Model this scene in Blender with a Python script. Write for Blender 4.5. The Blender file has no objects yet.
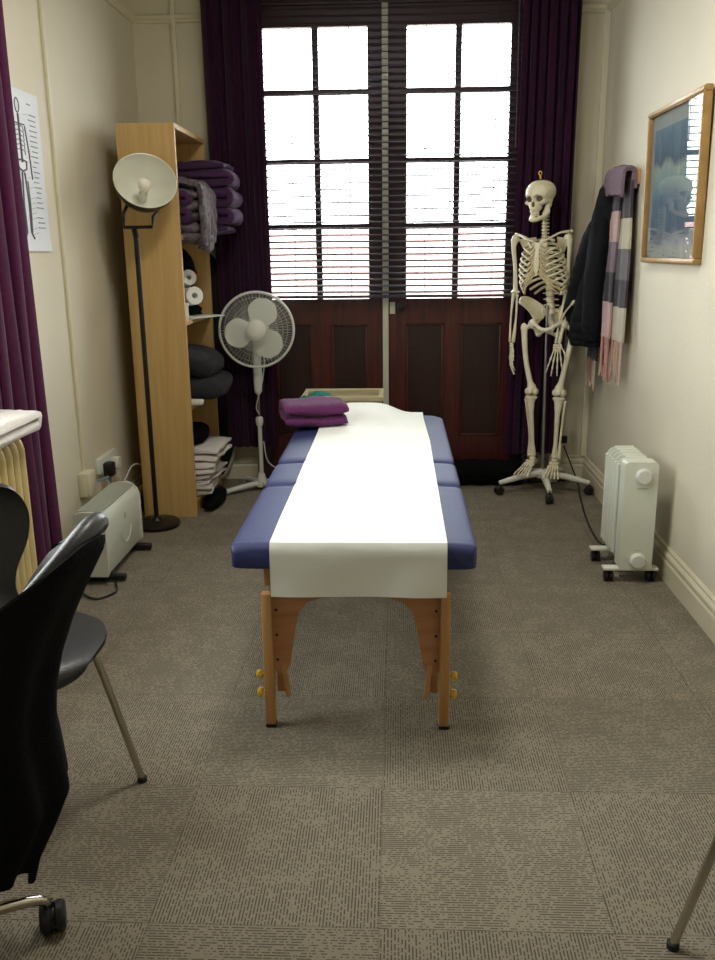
import bpy, bmesh, math, random
from mathutils import Vector, Matrix, noise as mnoise
random.seed(7)
SC = bpy.context.scene
COL = SC.collection
PI = math.pi
def R(d): return math.radians(d)

# ------------------------------------------------------------------ camera, world, lights, exposure
cam_d = bpy.data.cameras.new('camera'); cam = bpy.data.objects.new('camera', cam_d); COL.objects.link(cam)
_p, _y, _r = R(14.8), R(2.7), R(0.66)
_F = Vector((-math.sin(_y)*math.cos(_p), math.cos(_y)*math.cos(_p), -math.sin(_p)))
_R0 = Vector((math.cos(_y), math.sin(_y), 0)); _U0 = _R0.cross(_F)
_Rr = _R0*math.cos(_r) - _U0*math.sin(_r); _U = _U0*math.cos(_r) + _R0*math.sin(_r)
cam.matrix_world = Matrix(((_Rr.x, _U.x, -_F.x, 0), (_Rr.y, _U.y, -_F.y, 0), (_Rr.z, _U.z, -_F.z, 1.405), (0, 0, 0, 1)))
cam_d.sensor_fit = 'HORIZONTAL'; cam_d.sensor_width = 36; cam_d.lens = 36*870/715
cam_d.clip_start = 0.05; cam_d.clip_end = 200
SC.camera = cam

W = bpy.data.worlds.new('overcast_sky'); SC.world = W; W.use_nodes = True
wn = W.node_tree; wn.nodes['Background'].inputs[0].default_value = (0.93, 0.96, 1.0, 1)
wn.nodes['Background'].inputs[1].default_value = 18.0

def area(name, loc, rot, sx, sy, power, col=(1, 1, 1), portal=False):
    d = bpy.data.lights.new(name, 'AREA'); d.shape = 'RECTANGLE'; d.size = sx; d.size_y = sy
    d.energy = power; d.color = col
    if portal: d.cycles.is_portal = True
    o = bpy.data.objects.new(name, d); COL.objects.link(o); o.location = loc; o.rotation_euler = rot
    return o
area('window_portal', (-0.05, 5.52, 1.9), (R(-90), 0, 0), 1.6, 1.7, 1, portal=True)
area('side_window_portal', (-1.66, 2.325, 1.675), (0, R(-90), 0), 1.25, 0.95, 1, portal=True)
area('ceiling_lamp_light', (-0.15, 2.7, 2.99), (0, 0, 0), 0.5, 0.5, 30, (1.0, 0.96, 0.90))

SC.view_settings.view_transform = 'Standard'; SC.view_settings.look = 'None'
SC.view_settings.gamma = 1; SC.view_settings.use_curve_mapping = False
SC.view_settings.exposure = 0.0

# ------------------------------------------------------------------ materials
def lin(c):
    return tuple(((v/255)/12.92 if v/255 <= 0.04045 else ((v/255+0.055)/1.055)**2.4) for v in c)
def mat(name, rgb, rough=0.6, metal=0.0, ns=30, na=0.08, bump=0.0, bs=None, spec=0.5, sheen=0.0, coat=0.0, rgb2=None, detail=4, stretch=None):
    m = bpy.data.materials.new(name); m.use_nodes = True
    nt = m.node_tree; N = nt.nodes; L = nt.links; b = N['Principled BSDF']
    b.inputs['Roughness'].default_value = rough; b.inputs['Metallic'].default_value = metal
    b.inputs['Specular IOR Level'].default_value = spec
    if sheen: b.inputs['Sheen Weight'].default_value = sheen
    if coat: b.inputs['Coat Weight'].default_value = coat; b.inputs['Coat Roughness'].default_value = 0.15
    tc = N.new('ShaderNodeTexCoord'); mp = N.new('ShaderNodeMapping'); L.new(tc.outputs['Object'], mp.inputs['Vector'])
    if stretch: mp.inputs['Scale'].default_value = stretch
    nz = N.new('ShaderNodeTexNoise'); nz.inputs['Scale'].default_value = ns; nz.inputs['Detail'].default_value = detail
    L.new(mp.outputs[0], nz.inputs['Vector'])
    cr = N.new('ShaderNodeValToRGB'); c = lin(rgb)
    if rgb2: c2 = lin(rgb2); a = c
    else: a = tuple(v*(1-na) for v in c); c2 = tuple(min(1, v*(1+na)) for v in c)
    cr.color_ramp.elements[0].color = (*a, 1); cr.color_ramp.elements[1].color = (*c2, 1)
    cr.color_ramp.elements[0].position = 0.35; cr.color_ramp.elements[1].position = 0.65
    L.new(nz.outputs['Fac'], cr.inputs[0]); L.new(cr.outputs[0], b.inputs['Base Color'])
    if bump:
        bp = N.new('ShaderNodeBump'); bp.inputs['Strength'].default_value = bump; bp.inputs['Distance'].default_value = 0.01
        n2 = N.new('ShaderNodeTexNoise'); n2.inputs['Scale'].default_value = bs or ns; n2.inputs['Detail'].default_value = 3
        L.new(mp.outputs[0], n2.inputs['Vector'])
        L.new(n2.outputs['Fac'], bp.inputs['Height']); L.new(bp.outputs[0], b.inputs['Normal'])
    return m
WALL = mat('cream_paint', (214, 206, 184), 0.7, ns=3, na=0.02, bump=0.12, bs=60)
CEIL = mat('ceiling_paint', (225, 220, 205), 0.8, ns=3, na=0.02)
TRIM = mat('cream_gloss_paint', (214, 206, 180), 0.35, ns=5, na=0.02)
PALE = mat('pale_strip_paint', (196, 196, 180), 0.4, ns=8, na=0.05)
MAHOG = mat('mahogany_stain', (84, 32, 24), 0.38, ns=6, rgb2=(56, 20, 16), stretch=(8, 8, 0.6), bump=0.05)
MAHOGP = mat('dark_mahogany_panel', (50, 20, 17), 0.4, ns=6, rgb2=(34, 14, 12), stretch=(8, 8, 0.6), bump=0.05)  # darker mahogany, used on the recessed door panels
DKFRAME = mat('dark_window_frame_paint', (56, 30, 38), 0.4, ns=8, na=0.1)
BLIND = mat('blind_slat_grey', (74, 71, 76), 0.85, ns=10, na=0.03, spec=0.05)
VELVET = mat('purple_velvet', (44, 8, 40), 0.9, ns=40, na=0.2, bump=0.2, bs=200, sheen=0.12, spec=0.2)
VELVETL = mat('plum_curtain_cloth', (70, 14, 54), 0.9, ns=40, na=0.15, bump=0.2, bs=200, sheen=0.15, spec=0.2)
BEECH = mat('beech_veneer', (200, 166, 108), 0.45, ns=4, rgb2=(190, 155, 96), stretch=(14, 14, 0.7))
BEECHE = mat('beech_table_wood', (202, 154, 96), 0.4, ns=5, rgb2=(188, 138, 80), stretch=(12, 12, 0.8))
PLYW = mat('table_plywood', (192, 138, 94), 0.45, ns=5, rgb2=(178, 122, 78), stretch=(1.2, 10, 8))
BLUE = mat('navy_blue_vinyl', (32, 40, 88), 0.6, ns=60, na=0.1, bump=0.15, bs=250)
PAPER = mat('white_couch_paper', (240, 242, 236), 0.75, ns=8, na=0.02, bump=0.35, bs=9)
PURT = mat('purple_towel_terry', (92, 30, 84), 0.95, ns=120, na=0.25, bump=0.6, bs=220, sheen=0.08)
PURB = mat('purple_blanket_fleece', (60, 27, 66), 0.95, ns=50, na=0.2, bump=0.5, bs=120, sheen=0.05)
GRYB = mat('grey_fur_throw', (112, 102, 106), 0.95, ns=60, rgb2=(78, 70, 76), bump=0.8, bs=90, sheen=0.1)
CHARC = mat('charcoal_plush', (40, 38, 44), 0.95, ns=50, na=0.2, bump=0.5, bs=100, sheen=0.05)
TOWEL = mat('white_terry', (226, 219, 213), 0.95, ns=120, na=0.06, bump=0.6, bs=220)
BONE = mat('bone_plastic', (238, 230, 204), 0.5, ns=14, rgb2=(224, 214, 180))
BONE2 = mat('rib_cartilage_plastic', (214, 196, 156), 0.5, ns=14, rgb2=(198, 178, 138))
CAVSHADE = mat('brown_cavity_shade', (90, 72, 52), 0.7, ns=20, na=0.1)  # dark brown standing in for shade inside the skull openings
WPLAS = mat('white_plastic', (216, 218, 208), 0.35, ns=10, na=0.02)
WMET = mat('white_enamel', (222, 222, 208), 0.3, ns=10, na=0.02)
HEATC = mat('pale_green_white_enamel', (214, 217, 202), 0.35, ns=10, na=0.02)
GRILL = mat('heater_grille_grey', (176, 180, 166), 0.5, ns=10, na=0.04)
CREAMR = mat('cream_radiator_paint', (212, 192, 138), 0.4, ns=12, na=0.06)
BLACKP = mat('black_plastic', (16, 16, 18), 0.45, ns=20, na=0.1)
RUBBER = mat('black_rubber', (20, 20, 20), 0.7, ns=20, na=0.1)
BLACKM = mat('black_lamp_metal', (22, 20, 20), 0.35, ns=20, na=0.1, metal=0.2)
CHROME = mat('chrome_tube', (190, 184, 172), 0.16, metal=1.0, ns=5, na=0.03)
STEELM = mat('satin_steel', (160, 158, 160), 0.35, metal=0.9, ns=5, na=0.03)
LEATH = mat('black_leather', (20, 19, 21), 0.42, ns=60, na=0.1, bump=0.12, bs=150, coat=0.1)
STITCH = mat('white_stitch_thread', (190, 190, 195), 0.7, ns=30, na=0.05)
CLOTHB = mat('black_wool_cloth', (12, 12, 13), 0.95, ns=60, na=0.15, bump=0.3, bs=120, spec=0.1)
PUFF = mat('dark_navy_nylon', (12, 13, 18), 0.7, ns=30, na=0.15, bump=0.3, bs=30, spec=0.2)
GOLD = mat('gilt_frame_wood', (172, 136, 82), 0.4, ns=12, rgb2=(148, 114, 62), metal=0.15)
BRASS = mat('brass_yellow_knob', (222, 178, 60), 0.35, ns=20, na=0.05)
TEAL = mat('teal_cloth', (20, 128, 118), 0.9, ns=80, na=0.2, bump=0.5, bs=120)
CRATE = mat('pale_wood_crate', (196, 186, 150), 0.6, ns=6, rgb2=(180, 168, 130), stretch=(1, 8, 8))
TAUPE = mat('taupe_canvas', (96, 86, 76), 0.9, ns=40, na=0.15, bump=0.4, bs=60)
REDC = mat('red_cloth', (160, 34, 30), 0.8, ns=30, na=0.1)
DKBRN = mat('dark_brown_backing', (58, 38, 28), 0.7, ns=8, na=0.1)

def carpet():
    m = bpy.data.materials.new('carpet_tiles'); m.use_nodes = True
    nt = m.node_tree; N = nt.nodes; L = nt.links; b = N['Principled BSDF']
    b.inputs['Roughness'].default_value = 0.95; b.inputs['Specular IOR Level'].default_value = 0.15
    tc = N.new('ShaderNodeTexCoord'); sp = N.new('ShaderNodeSeparateXYZ'); L.new(tc.outputs['Object'], sp.inputs[0])
    def mth(op, a, b_=None, c=None):
        n = N.new('ShaderNodeMath'); n.operation = op
        for i, v in enumerate((a, b_, c)):
            if v is None: continue
            if isinstance(v, (int, float)): n.inputs[i].default_value = v
            else: L.new(v, n.inputs[i])
        return n.outputs[0]
    def mix(f, a, b_): # a*(1-f)+b*f
        return mth('ADD', mth('MULTIPLY', a, mth('SUBTRACT', 1.0, f)), mth('MULTIPLY', b_, f))
    x = mth('ADD', sp.outputs[0], 10.04); y = mth('ADD', sp.outputs[1], 9.945)
    tx = mth('DIVIDE', x, 0.5); ty = mth('DIVIDE', y, 0.5)
    ix = mth('FLOOR', tx); iy = mth('FLOOR', ty)
    ck = mth('MODULO', mth('ADD', ix, iy), 2.0)       # 0 / 1
    u = mix(ck, x, y); v = mix(ck, y, x)
    rib = mth('FRACT', mth('DIVIDE', u, 0.0074))
    ribi = mth('FLOOR', mth('DIVIDE', u, 0.0074))
    # dashes along each rib
    cb = N.new('ShaderNodeCombineXYZ'); L.new(mth('MULTIPLY', ribi, 3.7), cb.inputs[0]); L.new(mth('MULTIPLY', v, 105.0), cb.inputs[1]); L.new(ck, cb.inputs[2])
    nz = N.new('ShaderNodeTexNoise'); nz.inputs['Scale'].default_value = 1.0; nz.inputs['Detail'].default_value = 1.5
    L.new(cb.outputs[0], nz.inputs['Vector'])
    big = N.new('ShaderNodeTexNoise'); big.inputs['Scale'].default_value = 9; big.inputs['Detail'].default_value = 2
    L.new(tc.outputs['Object'], big.inputs['Vector'])
    groove = mth('LESS_THAN', rib, 0.40)
    th = mth('ADD', 0.26, mth('MULTIPLY', big.outputs['Fac'], 0.40))
    dash = mth('MULTIPLY', groove, mth('GREATER_THAN', nz.outputs['Fac'], th))
    fx = mth('FRACT', tx); fy = mth('FRACT', ty)
    seam = mth('MAXIMUM', mth('LESS_THAN', fx, 0.008), mth('LESS_THAN', fy, 0.008))
    k = mth('MAXIMUM', dash, mth('MULTIPLY', seam, 0.35))
    # tile to tile shade
    wn_ = N.new('ShaderNodeTexWhiteNoise'); wn_.noise_dimensions = '2D'; c2 = N.new('ShaderNodeCombineXYZ')
    L.new(ix, c2.inputs[0]); L.new(iy, c2.inputs[1]); L.new(c2.outputs[0], wn_.inputs['Vector'])
    mx = N.new('ShaderNodeMix'); mx.data_type = 'RGBA'
    mx.inputs[6].default_value = (*lin((136, 128, 112)), 1); mx.inputs[7].default_value = (*lin((82, 76, 66)), 1)
    L.new(k, mx.inputs[0])
    hs = N.new('ShaderNodeHueSaturation'); L.new(mx.outputs[2], hs.inputs['Color'])
    fine = N.new('ShaderNodeTexNoise'); fine.inputs['Scale'].default_value = 260; L.new(tc.outputs['Object'], fine.inputs['Vector'])
    val = mth('ADD', 0.78, mth('ADD', mth('MULTIPLY', wn_.outputs['Value'], 0.12), mth('MULTIPLY', fine.outputs['Fac'], 0.32)))
    L.new(val, hs.inputs['Value']); L.new(hs.outputs[0], b.inputs['Base Color'])
    bp = N.new('ShaderNodeBump'); bp.inputs['Strength'].default_value = 0.3; bp.inputs['Distance'].default_value = 0.003; bp.invert = True
    L.new(dash, bp.inputs['Height']); L.new(bp.outputs[0], b.inputs['Normal'])
    return m
CARPET = carpet()

def glassmat(name, tint=(1, 1, 1), refl=0.5):
    m = bpy.data.materials.new(name); m.use_nodes = True
    nt = m.node_tree; N = nt.nodes; L = nt.links; N.remove(N['Principled BSDF'])
    out = N['Material Output']; t = N.new('ShaderNodeBsdfTransparent'); t.inputs[0].default_value = (*tint, 1)
    g = N.new('ShaderNodeBsdfGlossy'); g.inputs['Roughness'].default_value = 0.02
    f = N.new('ShaderNodeFresnel'); f.inputs['IOR'].default_value = 1.5
    ge = N.new('ShaderNodeNewGeometry'); iv = N.new('ShaderNodeMath'); iv.operation = 'SUBTRACT'; iv.inputs[0].default_value = 1.0; L.new(ge.outputs['Backfacing'], iv.inputs[1])
    mu = N.new('ShaderNodeMath'); mu.operation = 'MULTIPLY'; L.new(f.outputs[0], mu.inputs[0]); L.new(iv.outputs[0], mu.inputs[1])
    x = N.new('ShaderNodeMixShader'); L.new(mu.outputs[0], x.inputs[0]); L.new(t.outputs[0], x.inputs[1]); L.new(g.outputs[0], x.inputs[2])
    L.new(x.outputs[0], out.inputs[0]); return m
GLASS = glassmat('window_glass', (0.95, 0.97, 0.96))
PGLASS = glassmat('picture_glass', (0.96, 0.97, 0.97))

def emis(name, col, s):
    m = bpy.data.materials.new(name); m.use_nodes = True; b = m.node_tree.nodes['Principled BSDF']
    b.inputs['Emission Color'].default_value = (*col, 1); b.inputs['Emission Strength'].default_value = s
    return m

# ------------------------------------------------------------------ mesh builder
def catmull(pts, n=6):
    P = [Vector(p) for p in pts]
    if len(P) < 3: return P
    out = []
    for i in range(len(P)-1):
        p0 = P[i-1] if i > 0 else P[0]*2-P[1]; p1 = P[i]; p2 = P[i+1]; p3 = P[i+2] if i+2 < len(P) else P[-1]*2-P[-2]
        for k in range(n):
            t = k/n; out.append(0.5*((2*p1)+(-p0+p2)*t+(2*p0-5*p1+4*p2-p3)*t*t+(-p0+3*p1-3*p2+p3)*t**3))
    out.append(P[-1]); return out
def lerplist(r, n):
    if isinstance(r, (int, float)): return [r]*n
    o = []
    for i in range(n):
        t = i/(n-1)*(len(r)-1); k = min(int(t), len(r)-2); f = t-k; f = f*f*(3-2*f)
        o.append(r[k]*(1-f)+r[k+1]*f)
    return o
class MB:
    def __init__(s): s.bm = bmesh.new()
    def box(s, c, d, rot=None, bev=0.0, seg=2, taper=None):
        m = bmesh.ops.create_cube(s.bm, size=1.0); vs = m['verts']
        for v in vs:
            v.co = Vector((v.co.x*d[0], v.co.y*d[1], v.co.z*d[2]))
            if taper and v.co.z > 0: v.co.x *= taper; v.co.y *= taper
        if bev:
            es = list({e for v in vs for e in v.link_edges})
            r = bmesh.ops.bevel(s.bm, geom=es, offset=bev, segments=seg, affect='EDGES', profile=0.5)
            vs = list({v for f in r['faces'] for v in f.verts} | {v for v in vs if v.is_valid})
        M_ = Matrix.Translation(c)
        if rot is not None:
            M_ = M_ @ (rot.to_4x4() if isinstance(rot, Matrix) else Matrix.Rotation(rot, 4, 'Z'))
        for v in vs: v.co = M_ @ v.co
        return s
    def tube(s, pts, r, seg=10, smooth=0, flat=1.0, caps=True, closed=False):
        P = catmull(pts, smooth) if smooth else [Vector(p) for p in pts]
        if closed: P = P + [P[0]]
        rr = lerplist(r, len(P)); rings = []
        T = (P[1]-P[0]).normalized(); ref = Vector((0, 0, 1)) if abs(T.z) < 0.9 else Vector((1, 0, 0))
        Nn = (ref - T*ref.dot(T)).normalized()
        for i, p in enumerate(P):
            if closed: a, b = (P[i-1] if i > 0 else P[-2]), (P[i+1] if i < len(P)-1 else P[1])
            else: a, b = P[max(0, i-1)], P[min(len(P)-1, i+1)]
            T = (b-a).normalized() if (b-a).length > 1e-9 else T
            Nn = (Nn - T*Nn.dot(T)).normalized(); B = T.cross(Nn)
            rings.append([s.bm.verts.new(p + (Nn*math.cos(2*PI*k/seg) + B*math.sin(2*PI*k/seg)*flat)*rr[i]) for k in range(seg)])
        for i in range(len(rings)-1):
            for k in range(seg):
                s.bm.faces.new((rings[i][k], rings[i][(k+1) % seg], rings[i+1][(k+1) % seg], rings[i+1][k]))
        if caps and not closed:
            for ring, p, sgn in ((rings[0], P[0], -1), (rings[-1], P[-1], 1)):
                d = (P[0]-P[1]) if sgn < 0 else (P[-1]-P[-2])
                r_ = rr[0] if sgn < 0 else rr[-1]
                c = s.bm.verts.new(p + d.normalized()*r_*0.45)
                for k in range(seg):
                    f = (ring[k], ring[(k+1) % seg], c); s.bm.faces.new(f if sgn > 0 else f[::-1])
        return s
    def cyl(s, c, r, h, axis=(0, 0, 1), seg=24, bev=0.0):
        a = Vector(axis).normalized(); c = Vector(c)
        prof = [(0, -h/2), (r-bev, -h/2), (r, -h/2+bev), (r, h/2-bev), (r-bev, h/2), (0, h/2)] if bev else [(0, -h/2), (r, -h/2), (r, h/2), (0, h/2)]
        return s.lathe(prof, c, a, seg)
    def lathe(s, prof, c=(0, 0, 0), axis=(0, 0, 1), seg=32):
        a = Vector(axis).normalized(); q = Vector((0, 0, 1)).rotation_difference(a).to_matrix(); c = Vector(c)
        rings = []
        for r, z in prof:
            if r < 1e-6: rings.append([s.bm.verts.new(c + q @ Vector((0, 0, z)))])
            else: rings.append([s.bm.verts.new(c + q @ Vector((r*math.cos(2*PI*k/seg), r*math.sin(2*PI*k/seg), z))) for k in range(seg)])
        for i in range(len(rings)-1):
            A, B = rings[i], rings[i+1]
            for k in range(seg):
                k2 = (k+1) % seg
                if len(A) == 1 and len(B) == 1: continue
                if len(A) == 1: s.bm.faces.new((A[0], B[k], B[k2]))
                elif len(B) == 1: s.bm.faces.new((A[k], B[0], A[k2]))
                else: s.bm.faces.new((A[k], A[k2], B[k2], B[k]))
        return s
    def ell(s, c, r, rot=None, u=16, v=10):
        rings = []; c = Vector(c); q = rot.to_3x3() if rot is not None else Matrix.Identity(3)
        m = bmesh.ops.create_uvsphere(s.bm, u_segments=u, v_segments=v, radius=1)
        for w in m['verts']: w.co = c + q @ Vector((w.co.x*r[0], w.co.y*r[1], w.co.z*r[2]))
        return s
    def grid(s, fn, nu, nv, cu=False, cv=False):
        V = [[s.bm.verts.new(fn(i/(nu if cu else nu-1), j/(nv if cv else nv-1))) for j in range(nv)] for i in range(nu)]
        for i in range(nu if cu else nu-1):
            for j in range(nv if cv else nv-1):
                s.bm.faces.new((V[i][j], V[(i+1) % nu][j], V[(i+1) % nu][(j+1) % nv], V[i][(j+1) % nv]))
        return V
    def sheet(s, fn, nu, nv, t):
        """thick sheet: fn(u,v)->point; thickness t along local normals"""
        P = [[Vector(fn(i/(nu-1), j/(nv-1))) for j in range(nv)] for i in range(nu)]
        def nrm(i, j):
            a = P[min(i+1, nu-1)][j]-P[max(i-1, 0)][j]; b = P[i][min(j+1, nv-1)]-P[i][max(j-1, 0)]
            n = a.cross(b); return n.normalized() if n.length > 1e-12 else Vector((0, 0, 1))
        A = [[s.bm.verts.new(P[i][j]+nrm(i, j)*t/2) for j in range(nv)] for i in range(nu)]
        B = [[s.bm.verts.new(P[i][j]-nrm(i, j)*t/2) for j in range(nv)] for i in range(nu)]
        for i in range(nu-1):
            for j in range(nv-1):
                s.bm.faces.new((A[i][j], A[i+1][j], A[i+1][j+1], A[i][j+1])); s.bm.faces.new((B[i][j+1], B[i+1][j+1], B[i+1][j], B[i][j]))
        for i in range(nu-1):
            s.bm.faces.new((A[i][0], B[i][0], B[i+1][0], A[i+1][0])); s.bm.faces.new((A[i+1][-1], B[i+1][-1], B[i][-1], A[i][-1]))
        for j in range(nv-1):
            s.bm.faces.new((A[0][j+1], B[0][j+1], B[0][j], A[0][j])); s.bm.faces.new((A[-1][j], B[-1][j], B[-1][j+1], A[-1][j+1]))
        return s
    def prism(s, outline, origin, ux, uy, un, t, bev=0):
        """outline in (a,b) -> origin + a*ux + b*uy, extruded by t along un"""
        o = Vector(origin); ux, uy, un = Vector(ux), Vector(uy), Vector(un)
        A = [s.bm.verts.new(o+ux*a+uy*b) for a, b in outline]; B = [s.bm.verts.new(o+ux*a+uy*b+un*t) for a, b in outline]
        from mathutils.geometry import tessellate_polygon
        n = len(A)
        for tr in tessellate_polygon([[Vector((p_, q_, 0)) for p_, q_ in outline]]):
            s.bm.faces.new([A[i] for i in tr]); s.bm.faces.new([B[i] for i in tr[::-1]])
        side = [s.bm.faces.new((A[(i+1) % n], A[i], B[i], B[(i+1) % n])) for i in range(n)]
        return s
    def jitter(s, amp, scale, seed=0):
        for v in s.bm.verts:
            v.co += mnoise.noise_vector(v.co*scale + Vector((seed, seed*2.3, -seed)))*amp
        return s
    def build(s, name, m, parent=None, world=True, smooth=True, angle=40):
        bmesh.ops.remove_doubles(s.bm, verts=s.bm.verts, dist=1e-6)
        bmesh.ops.recalc_face_normals(s.bm, faces=s.bm.faces)
        off = Vector((0, 0, 0))
        if parent is not None:
            if world:
                q = parent
                while q is not None: off += q.location; q = q.parent
        else:
            xs = [v.co for v in s.bm.verts]
            off = Vector(((min(v.x for v in xs)+max(v.x for v in xs))/2, (min(v.y for v in xs)+max(v.y for v in xs))/2, min(v.z for v in xs)))
            if not world: off = Vector((0, 0, 0))
        for v in s.bm.verts: v.co -= off
        me = bpy.data.meshes.new(name); s.bm.to_mesh(me); s.bm.free(); me.materials.append(m)
        if smooth:
            me.polygons.foreach_set('use_smooth', [True]*len(me.polygons))
            try: me.set_sharp_from_angle(angle=R(angle))
            except Exception: pass
        o = bpy.data.objects.new(name, me); COL.objects.link(o)
        if parent is not None: o.parent = parent
        elif world: o.location = off
        return o
def tag(o, label=None, cat=None, group=None, kind=None):
    if label: o['label'] = label
    if cat: o['category'] = cat
    if group: o['group'] = group
    if kind: o['kind'] = kind
    return o
def thing(name, loc, label, cat, group=None, rz=0):
    o = bpy.data.objects.new(name, None); COL.objects.link(o); o.location = loc; o.rotation_euler = (0, 0, rz); o.empty_display_size = 0.05
    return tag(o, label, cat, group)
def struct(name, mb, m, label=None, **k):
    o = mb.build(name, m, smooth=False, **k); o['kind'] = 'structure'
    if label: o['label'] = label
    return o
def sroot(name, loc, label=None):
    o = bpy.data.objects.new(name, None); COL.objects.link(o); o.location = loc; o['kind'] = 'structure'
    if label: o['label'] = label
    return o
def copy_tree(o, parent=None):
    c = o.copy(); COL.objects.link(c); c.parent = parent
    for ch in [q for q in bpy.data.objects if q.parent == o]: copy_tree(ch, c)
    return c
def bx(x0, x1, y0, y1, z0, z1): return ((x0+x1)/2, (y0+y1)/2, (z0+z1)/2), (abs(x1-x0), abs(y1-y0), abs(z1-z0))

# ================================================================== STRUCTURE
XL, XR, YB, YF, ZC = -1.50, 1.175, 5.36, -1.5, 3.10
struct('floor', MB().box(*bx(XL-0.2, XR+0.2, YF-0.2, YB+0.2, -0.1, 0)), CARPET, world=False) 
struct('ceiling', MB().box(*bx(XL-0.2, XR+0.2, YF-0.2, YB+0.2, ZC, ZC+0.1)), CEIL)
DX0, DX1, DZ = -0.88, 0.78, 2.80
b = MB(); b.box(*bx(XL-0.2, DX0, YB, YB+0.2, 0, ZC)); b.box(*bx(DX1, XR+0.2, YB, YB+0.2, 0, ZC)); b.box(*bx(DX0, DX1, YB, YB+0.2, DZ, ZC))
struct('wall_back', b, WALL)
struct('wall_right', MB().box(*bx(XR, XR+0.2, YF, YB, 0, ZC)), WALL)
WY0, WY1, WZ0, WZ1 = 1.85, 2.80, 1.05, 2.30
b = MB(); b.box(*bx(XL-0.2, XL, YF, WY0, 0, ZC)); b.box(*bx(XL-0.2, XL, WY1, YB, 0, ZC)); b.box(*bx(XL-0.2, XL, WY0, WY1, 0, WZ0)); b.box(*bx(XL-0.2, XL, WY0, WY1, WZ1, ZC))
struct('wall_left', b, WALL)
struct('wall_front', MB().box(*bx(XL-0.2, XR+0.2, YF-0.2, YF, 0, ZC)), WALL)
# side window (left wall, outside the frame, gives the daylight that falls across the room)
wr = sroot('window_1', (XL-0.1, (WY0+WY1)/2, WZ0), 'white sash window in the left wall')
b = MB()
for y in (WY0+0.03, (WY0+WY1)/2, WY1-0.03): b.box(*bx(XL-0.12, XL-0.06, y-0.03, y+0.03, WZ0, WZ1))
for z in (WZ0+0.03, (WZ0+WZ1)/2, WZ1-0.03): b.box(*bx(XL-0.12, XL-0.06, WY0, WY1, z-0.03, z+0.03))
b.build('window_frame', TRIM, wr, smooth=False)
MB().box(*bx(XL-0.095, XL-0.09, WY0, WY1, WZ0, WZ1)).build('pane', GLASS, wr, smooth=False)

def baseboard(name, p0, p1, inward):
    """moulded skirting running from p0 to p1; inward = unit vector into the room"""
    prof = [(0, 0), (0.018, 0), (0.018, 0.085), (0.013, 0.095), (0.017, 0.105), (0.017, 0.118), (0.008, 0.132), (0.010, 0.142), (0.003, 0.152), (0, 0.152)]
    p0, p1, n = Vector(p0), Vector(p1), Vector(inward)
    return struct(name, MB().prism(prof, p0, n, (0, 0, 1), (p1-p0), 1.0), TRIM)
baseboard('baseboard_right', (XR, YF, 0), (XR, YB, 0), (-1, 0, 0))
baseboard('baseboard_left', (XL, YF, 0), (XL, YB, 0), (1, 0, 0))
baseboard('baseboard_back', (DX1+0.09, YB, 0), (XR, YB, 0), (0, -1, 0))
baseboard('baseboard_back_left', (XL, YB, 0), (DX0-0.005, YB, 0), (0, -1, 0))
def rail(name, a, b_, n):
    prof = [(0, 0), (0.014, 0.004), (0.014, 0.014), (0.024, 0.022), (0.024, 0.038), (0.008, 0.046), (0, 0.046)]
    a, b_ = Vector(a), Vector(b_); struct(name, MB().prism(prof, a, Vector(n), (0, 0, 1), b_-a, 1.0), TRIM)
rail('trim_1', (XL, YB, 2.655), (DX0, YB, 2.655), (0, -1, 0))
rail('trim_9', (DX1, YB, 2.655), (XR, YB, 2.655), (0, -1, 0))
rail('trim_2', (XL, YF, 2.655), (XL, YB, 2.655), (1, 0, 0))
rail('trim_3', (XR, YF, 2.655), (XR, YB, 2.655), (-1, 0, 0))
struct('trim_4', MB().box(*bx(-1.275, -1.25, YB-0.022, YB, 1.6, ZC), bev=0.003), TRIM, 'cream cable trunking on the back wall left of the curtain')
struct('trim_5', MB().box(*bx(XL, XL+0.015, 3.955, 3.98, 0.36, ZC), bev=0.003), TRIM, 'cream cable trunking down the left wall to the junction box')
struct('trim_6', MB().box(*bx(XR-0.035, XR, YB-0.03, YB, 0.15, 2.66), bev=0.004), TRIM, 'boxed in corner strip on the right')
# door lining
b = MB(); b.box(*bx(DX0, DX0+0.082, YB-0.015, YB+0.10, 0, DZ)); b.box(*bx(DX1-0.082, DX1, YB-0.015, YB+0.10, 0, DZ)); b.box(*bx(DX0, DX1, YB-0.015, YB+0.10, DZ-0.07, DZ))
struct('trim_7', b, DKFRAME, 'dark door lining')

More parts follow.
